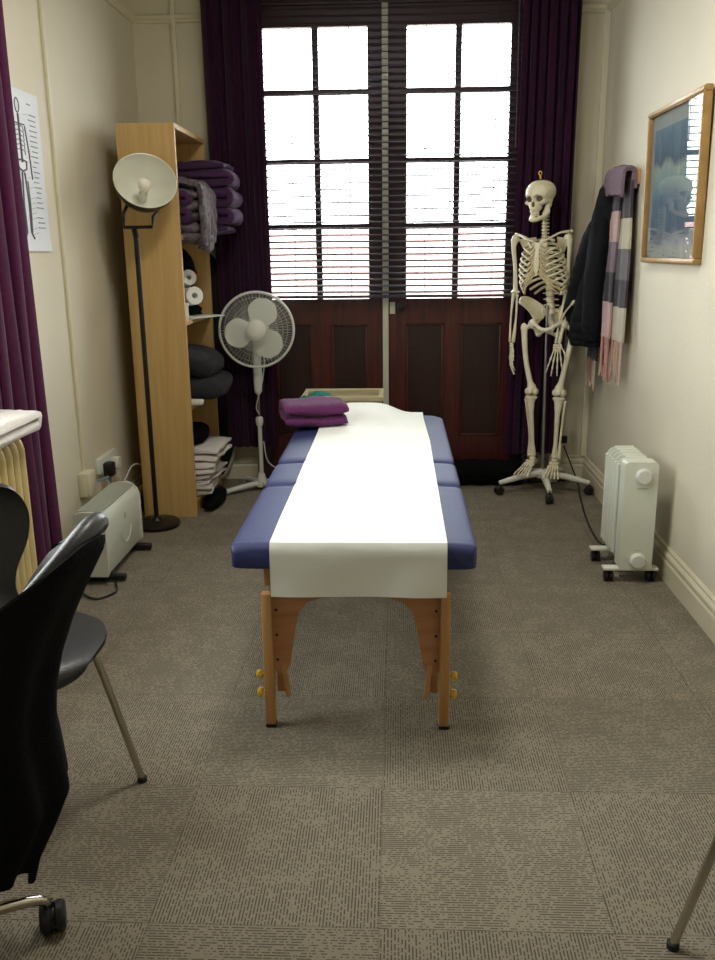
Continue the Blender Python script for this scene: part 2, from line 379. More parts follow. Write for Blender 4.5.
def leaf(name, x0, x1, gx0, gx1, pans, label):
    r = sroot(name, ((x0+x1)/2, 5.40, 0), label)
    y0, y1 = 5.365, 5.41
    b = MB(); zt = DZ-0.07
    b.box(*bx(x0, gx0, y0, y1, 1.12, zt)); b.box(*bx(gx1, x1, y0, y1, 1.12, zt)); b.box(*bx(gx0, gx1, y0, y1, 2.62, zt)); 
    b.build('glazing_frame', DKFRAME, r, smooth=False)
    b = MB()
    gm = (gx0+gx1)/2
    b.box(*bx(gm-0.018, gm+0.018, y0+0.005, y1-0.005, 1.12, 2.62))
    for z in (1.543, 1.907, 2.282): b.box(*bx(gx0, gx1, y0+0.004, y1-0.004, z-0.014, z+0.014))
    b.build('glazing_bars', DKFRAME, r, smooth=False)
    MB().box(*bx(gx0, gx1, 5.386, 5.39, 1.12, 2.62)).build('pane', GLASS, r, smooth=False)
    # lower woodwork
    b = MB(); xs = [x0]+[v for p in pans for v in p]+[x1]
    b.box(*bx(x0, x1, y0, y1, 0.97, 1.12)); b.box(*bx(x0, x1, y0, y1, 0.001, 0.27))
    for i in range(0, len(xs), 2): b.box(*bx(xs[i], xs[i+1], y0, y1, 0.27, 0.97))
    b.build('lower_frame', MAHOG, r, smooth=False)
    for p in pans:
        b = MB(); b.box(*bx(p[0], p[1], y0+0.02, y1-0.01, 0.27, 0.97))
        b.build('door_panel', MAHOGP, r, smooth=False)
        b = MB()
        for (a0, a1, c0, c1) in ((p[0], p[1], 0.27, 0.285), (p[0], p[1], 0.955, 0.97), (p[0], p[0]+0.015, 0.27, 0.97), (p[1]-0.015, p[1], 0.27, 0.97)):
            b.box(*bx(a0, a1, y0+0.008, y0+0.022, c0, c1), bev=0.004)
        b.build('panel_moulding', MAHOG, r)
    return r
dl = leaf('door_1', -0.80, -0.085, -0.765, -0.17, [(-0.75, -0.52), (-0.405, -0.18)], 'left leaf of the glazed mahogany french doors')
dr = leaf('door_2', -0.055, 0.70, 0.054, 0.637, [(0.05, 0.285), (0.385, 0.635)], 'right leaf of the glazed mahogany french doors')
MB().box(*bx(-0.045, -0.012, 5.345, 5.365, 1.03, 1.10), bev=0.003).build('latch', PALE, dr)
b = MB(); b.lathe([(0, 0), (0.018, 0), (0.012, 0.01), (0.012, 0.025), (0.026, 0.04), (0.026, 0.052), (0, 0.06)], (0.025, 5.365, 1.075), (0, -1, 0), 20); b.build('door_knob', BLACKM, dr)
struct('trim_8', MB().box(*bx(-0.088, -0.052, 5.335, 5.365, 0.05, 2.73), bev=0.004), PALE, 'pale painted strip where the two doors meet')
# neighbouring house seen through the panes
TILE = mat('red_roof_tile', (140, 104, 98), 0.8, ns=14, rgb2=(160, 122, 112), bump=0.3)
OUTW = mat('pale_render', (236, 230, 220), 0.8, ns=4, na=0.03)
PAVE = mat('outside_paving', (150, 148, 140), 0.9, ns=4, na=0.08)
g = MB().box(*bx(-12, 12, 5.6, 26, -0.35, -0.25)).build('ground_outside', PAVE, smooth=False); g['kind'] = 'structure'
h = thing('neighbour_house', (0.5, 12, -0.25), 'red tiled roof of a pale rendered house seen through the blind', 'house')
MB().box(*bx(-4.5, 6.5, 11.2, 16, -0.25, 0.45)).build('wall', OUTW, h, smooth=False)
b = MB()
def roofp(u, v):
    x = -5 + 12*u; y = 11 + 3.2*v; z = 0.55 + 1.15*v + 0.025*math.sin(u*12/0.22*2*PI/1)*0.6
    return Vector((x, y, z))
b.sheet(roofp, 260, 14, 0.05); b.build('roof', TILE, h)
b = MB(); b.tube([(-5, 10.95, 0.52), (7, 10.95, 0.52)], 0.06); b.build('gutter', OUTW, h)
b = MB(); b.box((1.8, 12.4, 1.25), (5.6, 0.16, 0.10), rot=Matrix.Rotation(R(16), 3, 'Y')); b.build('verge_board', OUTW, h)

# ================================================================== BLIND
t = thing('venetian_blind', (-0.04, 5.27, 1.13), 'grey venetian blind with open slats across both glazed doors', 'blind')
b = MB(); n = 45
for i in range(n):
    z = 1.165 + i*0.0362
    x0, x1 = -0.80+0.0, 0.70
    a = R(14)
    def sl(u, v, z=z):
        w = (v-0.5)*0.038
        return Vector((x0+(x1-x0)*u, 5.27+w*math.cos(a), z + w*math.sin(a) + 0.0025*(1-(2*v-1)**2) + 0.002*math.sin(u*7)))
    V = b.grid(sl, 9, 5)
me_s = b
m = b.build('slats', BLIND, t); sd = m.modifiers.new('thick', 'SOLIDIFY'); sd.thickness = 0.0022
MB().box((-0.05, 5.27, 1.138), (1.50, 0.036, 0.016), bev=0.004).build('bottom_rail', BLIND, t)
MB().box((-0.05, 5.27, 2.815), (1.50, 0.05, 0.05), bev=0.004).build('head_rail', BLIND, t)
for x in (-0.60, -0.27, 0.16, 0.55):
    b = MB(); 
    for dy in (-0.02, 0.02): b.tube([(x, 5.27+dy, 1.14), (x, 5.27+dy, 2.8)], 0.0012, 5)
    b.build('ladder_cord', BLIND, t)
MB().tube([(0.66, 5.235, 2.79), (0.665, 5.235, 1.95)], 0.004, 8).build('tilt_wand', BLIND, t)

# ================================================================== CURTAINS
def curtain(name, x0, x1, y, z0, z1, folds, m, label, amp=0.028, bx0=None, bx1=None, axis='x', seed=0, group=None):
    bx0 = x0 if bx0 is None else bx0; bx1 = x1 if bx1 is None else bx1
    def f(u, v):
        k = v**1.5
        a, b_ = x0*(1-k)+bx0*k, x1*(1-k)+bx1*k      # v=0 top, v=1 hem
        uu = u + 0.012*math.sin(9*u+seed+3*v)
        d = amp*math.sin(2*PI*folds*uu+seed)*(0.75+0.25*math.sin(u*17+seed)) + 0.006*math.sin(5*v+u*20+seed)
        p = a+(b_-a)*u + 0.010*math.sin(2*2*PI*folds*uu+seed)
        return Vector((p, y+d, z1+(z0-z1)*v)) if axis == 'x' else Vector((y+d, p, z1+(z0-z1)*v))
    b = MB(); b.sheet(f, int(folds*14), 40, 0.004)
    t = thing(name, ((x0+x1)/2, y, z0) if axis == 'x' else (y, (x0+x1)/2, z0), label, 'curtain', group)
    b.build('drape', m, t)
    for i in range(int(folds)+1):
        p = x0+(x1-x0)*(i+0.5)/(int(folds)+1)
        c = (p, y, z1+0.012) if axis == 'x' else (y, p, z1+0.012)
        MB().tube([Vector(c)+(Vector((0, 0.016*math.cos(q_*PI/8), 0.016*math.sin(q_*PI/8))) if axis == 'x' else Vector((0.016*math.cos(q_*PI/8), 0, 0.016*math.sin(q_*PI/8)))) for q_ in range(16)], 0.003, 6, closed=True).build('curtain_ring', DKFRAME, t)
    return t
curtain('window_curtain', -1.085, -0.75, 5.235, 0.235, 2.90, 6, VELVET, 'dark purple velvet curtain at the left of the french doors, behind the fan', bx0=-1.05, bx1=-0.745, seed=1)
curtain('window_curtain', 0.685, 0.995, 5.235, 0.19, 2.90, 6, VELVET, 'dark purple velvet curtain at the right of the french doors, behind the skeleton', bx0=0.66, bx1=0.99, seed=4)
curtain('window_curtain', 2.86, 3.43, -1.452, 0.085, 2.60, 6, VELVETL, 'plum curtain hanging on the left wall beside the cream radiator', amp=0.024, bx0=2.86, bx1=3.47, axis='y', seed=2)
def pole(name, p0, p1, label):
    t = thing(name, p0, label, 'curtain pole')
    b = MB(); b.tube([p0, p1], 0.012, 12); b.build('rod', DKFRAME, t)
    d = (Vector(p1)-Vector(p0)).normalized()
    for p, s_ in ((p0, -1), (p1, 1)):
        MB().ell(Vector(p)+d*s_*0.03, (0.025, 0.025, 0.025)).build('finial', DKFRAME, t)
    return t
pole('curtain_pole', (-1.12, 5.235, 2.915), (1.06, 5.235, 2.915), 'dark curtain pole above the french doors')
pole('curtain_pole', (-1.452, 1.0, 2.615), (-1.452, 3.5, 2.615), 'dark curtain pole above the side window')

# ================================================================== MASSAGE TABLE
TX0, TX1, TY0, TY1, TZ = -0.467, 0.222, 2.275, 4.25, 0.615
t = thing('massage_table', (-0.12, 3.25, 0), 'folding massage table with navy blue padded top and beech legs, draped in white paper', 'massage table')
def padtop(y):
    secs = [(TY0, 2.93), (2.93, 3.27), (3.27, TY1)]
    for a, c in secs:
        if a <= y <= c+1e-6:
            q = (y-a)/(c-a); e = min(q*(c-a), (1-q)*(c-a)); return min(1, e/0.06)
    return 0
b = MB()
def padsec(y):
    e = padtop(y); s_ = math.sqrt(max(0, 1-(1-e)**2))
    return s_
def padring(u, v):
    y = TY0+(TY1-TY0)*v; s_ = padsec(y)
    end = min(1, min(y-TY0, TY1-y)/0.03); end = math.sqrt(max(0, 1-(1-end)**2))
    inner = 0 if (y-TY0 < 0.03 or TY1-y < 0.03) else 1
    hw = (TX1-TX0)/2 - (0.010*(1-s_) if inner else 0.012*(1-end)); top = TZ - (0.020*(1-s_) if inner else 0.022*(1-end)); bot = TZ-0.075 + 0.006*(1-end)
    # far corners are rounded in plan
    if y > TY1-0.10: hw -= 0.10*(1-math.sqrt(max(0, 1-((y-(TY1-0.10))/0.10)**2)))*0.75
    cx, cz, hz = (TX0+TX1)/2, (top+bot)/2, (top-bot)/2
    a = 2*PI*u; ca, sa = math.cos(a), math.sin(a); ex = 0.16
    X = (abs(ca)**ex)*(1 if ca >= 0 else -1); Z = (abs(sa)**ex)*(1 if sa >= 0 else -1)
    crown = 0.006*(1-X*X) if Z > 0 else 0
    return Vector((cx+hw*X, y, cz+hz*Z+crown))
V = b.grid(padring, 72, 160, cu=True)
b.bm.faces.new([V[i][0] for i in range(72)]); b.bm.faces.new([V[i][-1] for i in range(72)][::-1])
b.build('padded_top', BLUE, t, angle=60)
b = MB()
b.box(*bx(-0.388, -0.366, 2.36, 4.15, 0.46, 0.538), bev=0.003); b.box(*bx(0.121, 0.143, 2.36, 4.15, 0.46, 0.538), bev=0.003)
b.box(*bx(-0.366, 0.121, 4.13, 4.15, 0.475, 0.538), bev=0.003); b.box(*bx(-0.366, 0.121, 3.09, 3.12, 0.46, 0.538), bev=0.003); b.box(*bx(-0.366, 0.121, 2.40, 2.42, 0.475, 0.538), bev=0.003)
b.build('top_frame', BEECHE, t)
def legend(y, s):   # s = direction of the outer face (-1 towards the camera)
    cx = -0.1215
    # arched end board
    half = [(0.235+0.018, 0.535), (0.235+0.018, 0.19), (0.235, 0.172), (0.215, 0.175), (0.198, 0.205), (0.190, 0.26), (0.178, 0.33), (0.166, 0.375), (0.14, 0.405), (0.10, 0.418), (0.05, 0.423), (0, 0.424)]
    out = [(x, z) for x, z in half] + [(-x, z) for x, z in half[::-1][1:]]
    MB().prism(out, (cx, y, 0), (1, 0, 0), (0, 0, 1), (0, -s, 0), 0.014).build('end_board', PLYW, t, smooth=False)
    for k in (-1, 1):
        x = cx+k*0.2625
        b = MB(); b.box((x, y+s*0.001, 0.2225), (0.030, 0.032, 0.425), bev=0.003); lg = b.build('leg', BEECHE, t)
        MB().box((x, y+s*0.001, 0.005), (0.031, 0.033, 0.010), bev=0.002).build('foot_cap', RUBBER, lg)
        xs = cx+k*0.236
        MB().box((cx+k*0.2335, y-s*0.034, 0.285), (0.024, 0.02, 0.37), bev=0.003).build('inner_slide', BEECHE, t)
        MB().box((cx+k*0.214, y-s*0.012, 0.15), (0.014, 0.03, 0.11), bev=0.003, rot=Matrix.Rotation(R(k*6), 3, 'Y')).build('slide_block', BEECHE, t)
        for z in (0.172, 0.113):
            b = MB(); xx = cx+k*0.2775
            b.lathe([(0, -0.004), (0.006, -0.004), (0.006, 0.006), (0.013, 0.008), (0.013, 0.020), (0.008, 0.024), (0, 0.024)], (xx, y, z), (k, 0, 0), 14)
            for q in range(3):
                a = q*2*PI/3; b.ell((xx+k*0.014, y+0.011*math.cos(a), z+0.011*math.sin(a)), (0.006, 0.007, 0.007), u=8, v=6)
            b.build('wing_knob', BRASS, t)
        for z in (0.22, 0.30, 0.38): MB().lathe([(0, 0), (0.004, 0), (0.004, 0.003), (0, 0.004)], (cx+k*0.236, y-0.0005*1, z), (0, s, 0), 10).build('bolt_head', BLACKM, t)
legend(2.375, -1)
legend(4.06, 1)
for k in (-1, 1):
    x = -0.1215+k*0.18
    b = MB(); b.tube([(x, 2.39, 0.44), (x, 3.05, 0.50)], 0.009, 8); b.tube([(x, 4.05, 0.44), (x, 3.16, 0.50)], 0.009, 8); b.build('brace', BEECHE, t)

# couch paper: lies on the top, rides over a thin pillow at the far end, drops over the near edge
def paper(u, v):
    # v along: 0 = hem at the near end, 1 = far end
    L = 0.145+1.98
    s_ = v*L
    xl, xr = -0.354, 0.138
    if s_ < 0.145:
        q = s_/0.145; y = TY0-0.009 - 0.004*math.sin(u*9)*(1-q); z = 0.467+q*(TZ-0.467-0.010); 
        if q > 0.88: k = (q-0.88)/0.12; y += 0.010*k*k; z = 0.467+0.88*(TZ-0.477)+ (TZ+0.004-(0.467+0.88*(TZ-0.477)))*math.sin(k*PI/2)
    else:
        y = TY0+0.001+(s_-0.145); e = padsec(min(max(y, TY0+0.05), TY1-0.05))
        z = TZ+0.0085 - 0.010*(1-e)
    x = xl+(xr-xl)*u
    if y > 3.6:
        k = min(1, (y-3.6)/0.5); x += -0.012*k*u
        # raised pillow bulge
        px = math.exp(-((x+0.17)/0.17)**4); py = 1/(1+math.exp(-(y-3.98)/0.045))
        z += 0.052*px*py
    z += 0.0022*max(0, math.sin(y*9+x*7))*(1 if s_ > 0.15 else 0)
    y += 0 if s_ > 0.12 else 0.0025*mnoise.noise(Vector((x*9, z*12, 1)))
    return Vector((x, y, z))
b = MB(); b.sheet(paper, 50, 190, 0.0012)
o = b.build('couch_paper', PAPER); tag(o, 'long sheet of white couch paper running down the blue massage table', 'paper')
b = MB()
def pil(u, v):
    a = 2*PI*u; ph = PI*(v-0.5); ca, sa = math.cos(a), math.sin(a)
    c = math.cos(ph)**0.5
    return Vector((-0.175+0.115*c*(abs(ca)**0.5)*(1 if ca > 0 else -1), 4.11+0.095*c*(abs(sa)**0.5)*(1 if sa > 0 else -1), 0.641+0.017*math.sin(ph)))
b.grid(pil, 32, 14, cu=True); tag(b.build('face_pillow', TOWEL), 'thin pillow under the far end of the white couch paper', 'pillow')

def folded(name, m, c, d, rz, layers, label, cat, group=None, parts=True, sag=0.0, jit=0.006, seed=0, tilt=None, amp=0.93):
    """folded textile: layers of one cloth joined by rounded folds along the front (-y) edge"""
    w, dep, h = d; b = MB(); N_ = 2*layers+1; lh = h/layers
    # serpentine profile in (y,z): one closed thick ribbon
    path = []
    for i in range(layers):
        z = lh*(i+0.5); y0, y1 = -dep/2+lh*0.5, dep/2-lh*0.5
        seq = [y0+(y1-y0)*k/6 for k in range(7)]
        if i % 2: seq = seq[::-1]
        for y in seq: path.append((y, z))
        if i < layers-1:
            sgn = 1 if i % 2 == 0 else -1
            for k in range(1, 5):
                a = -PI/2+PI*k/5; path.append((seq[-1]+sgn*math.cos(a)*lh*0.5, z+lh*0.5+math.sin(a)*lh*0.5))
    th = lh*0.5*amp
    rings = []
    nx = 14
    for i in range(nx):
        u = i/(nx-1); x = -w/2+w*u; sq = 1 - 0.35*(abs(2*u-1)**8)
        Lr, Rr = [], []
        for k, (y, z) in enumerate(path):
            a = path[max(0, k-1)]; c_ = path[min(len(path)-1, k+1)]; tx, tz = c_[0]-a[0], c_[1]-a[1]; l = math.hypot(tx, tz) or 1
            n_ = (-tz/l, tx/l); en = 1 if 0 < k < len(path)-1 else 0.35
            Lr.append((y+n_[0]*th*sq*en, z+n_[1]*th*sq*en)); Rr.append((y-n_[0]*th*sq*en, z-n_[1]*th*sq*en))
        loop = Lr+Rr[::-1]
        rings.append([b.bm.verts.new((x+0.004*math.sin(z*90+seed), y, z - sag*(2*u-1)**2)) for y, z in loop])
    n = len(rings[0])
    for i in range(nx-1):
        for k in range(n): b.bm.faces.new((rings[i][k], rings[i][(k+1) % n], rings[i+1][(k+1) % n], rings[i+1][k]))
    b.bm.faces.new(rings[0][::-1]); b.bm.faces.new(rings[-1])
    b.jitter(jit, 9, seed); b.jitter(jit*0.35, 40, seed+3)
    zmin = min(v.co.z for v in b.bm.verts)
    M_ = Matrix.Translation(c) @ Matrix.Rotation(rz, 4, 'Z')
    if tilt: M_ = M_ @ Matrix.Rotation(tilt, 4, 'X')
    for v in b.bm.verts: v.co.z -= zmin; v.co = M_ @ v.co
    o = b.build(name, m, angle=80); return tag(o, label, cat, group)
folded('folded_towel', PURT, (-0.39, 3.96, 0.627), (0.28, 0.30, 0.10), R(14), 2, 'folded purple towel on the far left corner of the massage table', 'towel', seed=1, jit=0.010, amp=1.0)

# ================================================================== BOOKCASE
BX0, BX1, BY0, BY1, BZ = -1.385, -1.095, 4.52, 5.21, 2.02
t = thing('bookcase', ((BX0+BX1)/2, (BY0+BY1)/2, 0), 'tall narrow beech effect bookcase standing side on against the left wall', 'bookcase')
MB().box(*bx(BX0, BX1, BY0, BY0+0.022, 0, BZ), bev=0.001).build('side_panel', BEECH, t, smooth=False)
MB().box(*bx(BX0, BX1, BY1-0.022, BY1, 0, BZ), bev=0.001).build('side_panel', BEECH, t, smooth=False)
MB().box(*bx(BX0, BX1, BY0+0.022, BY1-0.022, BZ-0.024, BZ), bev=0.001).build('top_board', BEECH, t, smooth=False)
MB().box(*bx(BX0, BX0+0.008, BY0+0.022, BY1-0.022, 0.04, BZ-0.024)).build('back_board', BEECH, t, smooth=False)
for z in (1.490, 1.055, 0.605, 0.085): MB().box(*bx(BX0+0.008, BX1-0.004, BY0+0.022, BY1-0.022, z-0.022, z), bev=0.001).build('shelf', BEECH, t, smooth=False)
MB().box(*bx(BX1-0.03, BX1-0.012, BY0+0.022, BY1-0.022, 0, 0.063)).build('plinth', BEECH, t, smooth=False)

FC = 'folded blankets on the top shelf of the bookcase'
folded('folded_blanket', PURB, (-1.215, 4.70, 1.492), (0.24, 0.30, 0.21), R(90), 5, 'purple folded blanket under the grey throw, nearest the side of the bookcase', 'blanket', FC, seed=3, jit=0.012, amp=1.0)
folded('folded_blanket', PURB, (-1.16, 5.03, 1.492), (0.26, 0.52, 0.38), R(90), 8, 'thick purple folded blanket piled highest on the top shelf beside the curtain', 'blanket', FC, seed=5, jit=0.016, amp=1.02)
# grey fur throw: folded over the purple blanket, front falls over the shelf edge
t = thing('fur_throw', (-1.15, 4.80, 1.70), 'grey fluffy throw folded over the purple blanket and sagging over the shelf edge', 'throw', FC)
b = MB()
pts = [(-1.36, 1.735), (-1.20, 1.755), (-1.06, 1.755), (-1.005, 1.72), (-0.995, 1.62), (-1.0, 1.52), (-1.01, 1.455)]
for k, (dz, th) in enumerate(((0.0, 0.030),)):
    P = catmull([(x, 0, z+dz) for x, z in pts], 6)
    def thr(u, v, P=P):
        i = v*(len(P)-1); k = min(int(i), len(P)-2); p = P[k].lerp(P[k+1], i-k)
        return Vector((p.x+0.012*math.sin(u*21)*v, 4.60+0.27*u + 0.01*math.sin(v*14), p.z + 0.01*math.sin(v*30+u*4)*v - 0.05*v*math.sin(u*PI)))
    b.sheet(thr, 26, 44, th)
b.jitter(0.010, 14, 2); b.jitter(0.004, 50, 5)
b.build('top_layer', GRYB, t, angle=80)
b = MB()
for i, z in enumerate((1.70, 1.645, 1.59, 1.535, 1.49)):
    b.ell((-1.10+0.008*math.sin(i*2), 4.735, z-0.01), (0.115, 0.145, 0.036), u=30, v=14)
b.jitter(0.012, 22, 4); b.jitter(0.005, 60, 7)
b.build('folded_edge', GRYB, t, angle=80)

# shelf below: rolls, bag, boxes
SG = 'odds and ends on the middle shelf'
b = MB(); b.lathe([(0.016, 0), (0.048, 0), (0.048, 0.11), (0.016, 0.11), (0.016, 0)], (-1.16, 4.87, 1.165), Vector((0.55, -0.8, 0.1)), 28)
tag(b.build('paper_roll', PAPER), 'white paper roll lying on top of the black bag', 'paper roll')
b = MB(); b.lathe([(0.014, 0), (0.042, 0), (0.042, 0.10), (0.014, 0.10), (0.014, 0)], (-1.20, 4.97, 1.245), Vector((0.5, -0.8, 0.25)), 28)
tag(b.build('tissue_roll', PAPER), 'small white tissue roll resting behind the upper paper roll', 'tissue roll')
b = MB(); b.ell((-1.22, 5.08, 1.29), (0.07, 0.06, 0.05)); b.jitter(0.02, 18, 1); tag(b.build('red_cloth', REDC, angle=80), 'crumpled red cloth beside the white rolls on the middle shelf', 'cloth')
b = MB()
def bag(u, v):
    a = 2*PI*u; r = (1-v*0.55) if v < 0.999 else 0
    return Vector((-1.235+0.125*r*math.cos(a)*(1 if v < 1 else 0), 4.965+0.20*r*math.sin(a), 1.057+0.13*v))
b.grid(bag, 24, 8, cu=True); b.ell((-1.235, 4.97, 1.175), (0.10, 0.15, 0.04)); b.ell((-1.235, 4.97, 1.09), (0.12, 0.19, 0.035)); b.jitter(0.012, 15, 9)
tag(b.build('black_bag', CLOTHB, angle=80), 'slumped black fabric bag on the middle shelf', 'bag')
t = thing('plastic_tub', (-1.125, 4.62, 1.055), 'small white plastic tub at the front of the middle shelf', 'tub')
MB().lathe([(0, 0), (0.024, 0), (0.026, 0.075), (0, 0.075)], (-1.125, 4.62, 1.055), seg=20).build('tub_body', WPLAS, t)
MB().lathe([(0, 0.076), (0.028, 0.076), (0.028, 0.09), (0, 0.09)], (-1.125, 4.62, 1.055), seg=20).build('lid', WPLAS, t)
b = MB(); b.box((-1.09, 4.83, 1.061), (0.15, 0.26, 0.008), bev=0.003, rot=R(-28)); tag(b.build('serving_tray', WPLAS), 'thin white tray sticking out over the middle shelf edge', 'tray')
# upper back of that shelf: dark cloth
b = MB(); b.ell((-1.215, 5.04, 1.30), (0.065, 0.11, 0.13)); b.jitter(0.02, 9, 3); tag(b.build('black_jumper', CLOTHB, angle=80), 'black jumper stuffed at the back of the middle shelf above the bag', 'jumper')
# cushions
def cushion(c, d, rot, m, label, seed, group):
    b = MB()
    def f(u, v):
        a = 2*PI*u; ph = PI*(v-0.5); cc = max(0, math.cos(ph))**0.6; ca, sa = math.cos(a), math.sin(a)
        k = lambda q: (abs(q)**0.55)*(1 if q > 0 else -1)
        return Vector((d[0]/2*cc*k(ca), d[1]/2*cc*k(sa), d[2]/2*(abs(math.sin(ph))**0.8)*(1 if ph > 0 else -1)))
    b.grid(f, 36, 18, cu=True); b.jitter(0.022, 6, seed); b.jitter(0.006, 26, seed+1)
    M_ = Matrix.Translation(c) @ rot.to_4x4()
    for v in b.bm.verts: v.co = M_ @ v.co
    zmin = min(v.co.z for v in b.bm.verts)
    return tag(b.build('cushion', m, angle=85), label, 'cushion', group)
CG = 'charcoal cushions on the lower shelf'
cushion((-1.14, 4.86, 0.685), (0.38, 0.46, 0.15), Matrix.Rotation(R(3), 3, 'Y'), CHARC, 'charcoal plush cushion, the lower one on the shelf behind the fan', 2, CG)
cushion((-1.16, 4.83, 0.825), (0.34, 0.42, 0.15), Matrix.Rotation(R(10), 3, 'Y'), CHARC, 'charcoal plush cushion, the upper one leaning on the other', 6, CG)
b = MB(); b.box((-1.10, 4.60, 0.622), (0.11, 0.05, 0.030), bev=0.012, seg=3); b.jitter(0.006, 30, 2); tag(b.build('face_cloth', TOWEL), 'small white cloth tucked under the cushions', 'cloth')
# towels
TG = 'white towels stacked on the bottom shelf'
for i, (dx, dy, rz, h, z) in enumerate(((0.0, 0, 4, 0.065, 0.087), (0.015, 0.02, -5, 0.062, 0.148), (0.01, 0.0, 7, 0.062, 0.208), (0.06, 0.05, -3, 0.080, 0.268))):
    folded('folded_towel', TOWEL, (-1.17+dx, 4.78+dy, z), (0.36, 0.29, h), R(90+rz), 2, ['white folded towel at the bottom of the stack', 'white folded towel second from the bottom of the stack', 'white folded towel third from the bottom of the stack', 'loosely folded white towel on top of the stack, sticking out furthest'][i], 'towel', TG, seed=20+i, jit=0.012)
b = MB(); b.ell((-1.20, 4.84, 0.395), (0.13, 0.19, 0.060)); b.jitter(0.02, 10, 8); tag(b.build('black_garment', CLOTHB, angle=80), 'black garment heaped on the stack of white towels', 'garment')
b = MB(); b.ell((-1.045, 4.78, 0.035), (0.055, 0.20, 0.034)); b.jitter(0.008, 20, 8); tag(b.build('black_shoe_bag', CLOTHB, angle=80), 'flat black bag on the floor in front of the towels', 'bag')
# folding backrest with tubular hoop behind the bookcase
t = thing('folding_hoop', (-1.14, 5.285, 0), 'tall oval folding screen with pale rim between the bookcase and curtain', 'screen')
def ov(a, rx=0.165, rz=0.70): return (-1.135+rx*math.cos(a)*1.0, 5.30, 0.715+rz*math.sin(a))
MB().tube([ov(2*PI*k/48) for k in range(48)], 0.010, 8, closed=True).build('rim', GRILL, t)
b = MB()
def pan(u, v): 
    p = ov(2*PI*u); c = Vector((-1.135, 5.30, 0.715)); return c.lerp(Vector(p), 0.02+0.97*v)
V = b.grid(pan, 48, 6, cu=True); b.bm.faces.new([V[i][0] for i in range(48)])
o = b.build('panel_cloth', BLACKP, t); sd = o.modifiers.new('th', 'SOLIDIFY'); sd.thickness = 0.006; sd.offset = 0

# ================================================================== FLOOR LAMP
LX, LY = -1.275, 4.36
t = thing('floor_lamp', (LX, LY, 0), 'black floor lamp with a white lined bowl shade turned to the room', 'lamp')
MB().lathe([(0, 0), (0.118, 0), (0.122, 0.006), (0.122, 0.020), (0.112, 0.028), (0.03, 0.034), (0.02, 0.05), (0, 0.05)], (LX, LY, 0), seg=48).build('base', BLACKM, t)
MB().tube([(LX, LY, 0.04), (LX, LY, 1.50)], 0.0125, 14).build('pole', BLACKM, t)
b = MB(); b.tube([(LX-0.035, LY+0.055, 1.655), (LX-0.055, LY+0.01, 1.59), (LX-0.055, LY+0.0, 1.525), (LX+0.085, LY+0.0, 1.525), (LX+0.085, LY+0.02, 1.57), (LX+0.095, LY+0.075, 1.60)], 0.009, 8, smooth=0)
b.tube([(LX, LY, 1.48), (LX, LY-0.02, 1.515)], 0.014, 10); b.build('yoke', BLACKM, t)
ax = Vector((0.30, -0.93, -0.02)).normalized()   # direction the bowl opens to
ax = (Vector((0.02, 0, 1.50))-Vector((LX, LY, 1.66))).normalized(); ax = Vector((ax.x+0.16, ax.y, 0.62)).normalized()
c0 = Vector((LX+0.068, LY-0.03, 1.715))
rim = c0 + ax*0.04
prof_o = [(0.022, -0.157), (0.048, -0.152), (0.086, -0.128), (0.119, -0.086), (0.141, -0.038), (0.150, 0.0)]
prof_i = [(0.146, 0.0), (0.137, -0.038), (0.115, -0.084), (0.083, -0.124), (0.048, -0.146), (0, -0.151)]
sh = MB().lathe([(0, -0.158)]+prof_o+[(0.148, 0.001)], rim, ax, 48).build('lamp_shade', BLACKM, t)
MB().lathe([(0.1495, 0.0005), (0.149, 0.002), (0.146, 0.001)]+prof_i[0:], rim, ax, 48).build('shade_lining', WMET, sh)
MB().lathe([(0, -0.149), (0.022, -0.149), (0.022, -0.10), (0.017, -0.095), (0, -0.095)], rim, ax, 20).build('lamp_holder', WPLAS, t)
BULB = mat('opal_bulb', (236, 230, 214), 0.15, ns=5, na=0.01)
MB().lathe([(0, -0.098), (0.013, -0.097), (0.015, -0.075), (0.027, -0.055), (0.031, -0.035), (0.026, -0.014), (0.012, -0.003), (0, 0)], rim, ax, 24).build('bulb', BULB, t)
MB().lathe([(0, -0.20), (0.012, -0.20), (0.02, -0.19), (0.024, -0.163), (0, -0.163)], rim, ax, 20).build('socket_cap', BLACKM, t)

# ================================================================== PEDESTAL FAN
FX, FY = -0.823, 5.09
t = thing('pedestal_fan', (FX, FY, 0), 'white pedestal fan with round wire grille and cross base', 'fan')
for a in (-144, -54, 36, 126):
    dx, dy = math.cos(R(a)), math.sin(R(a)); L_ = 0.27 if a != 126 else 0.235
    lg = MB().tube([(FX, FY, 0.045), (FX+dx*L_*0.5, FY+dy*L_*0.5, 0.035), (FX+dx*L_, FY+dy*L_, 0.020)], [0.017, 0.015], 8, flat=1.0).build('base_leg', WPLAS, t)
    MB().cyl((FX+dx*(L_-0.01), FY+dy*(L_-0.01), 0.006), 0.016, 0.012, seg=14).build('foot_pad', WPLAS, lg)
MB().lathe([(0, 0.02), (0.036, 0.022), (0.036, 0.05), (0.026, 0.075), (0.019, 0.10), (0, 0.10)], (FX, FY, 0), seg=24).build('base_hub', WPLAS, t)
MB().tube([(FX, FY, 0.08), (FX, FY, 0.42)], 0.0135, 16).build('outer_pole', WPLAS, t)
MB().lathe([(0, 0), (0.018, 0), (0.023, 0.02), (0.023, 0.045), (0.016, 0.055), (0, 0.055)], (FX, FY, 0.395), seg=20).build('height_collar', WPLAS, t)
MB().tube([(FX, FY, 0.44), (FX, FY, 0.62)], 0.007, 12).build('inner_rod', STEELM, t)
HZ = 0.968
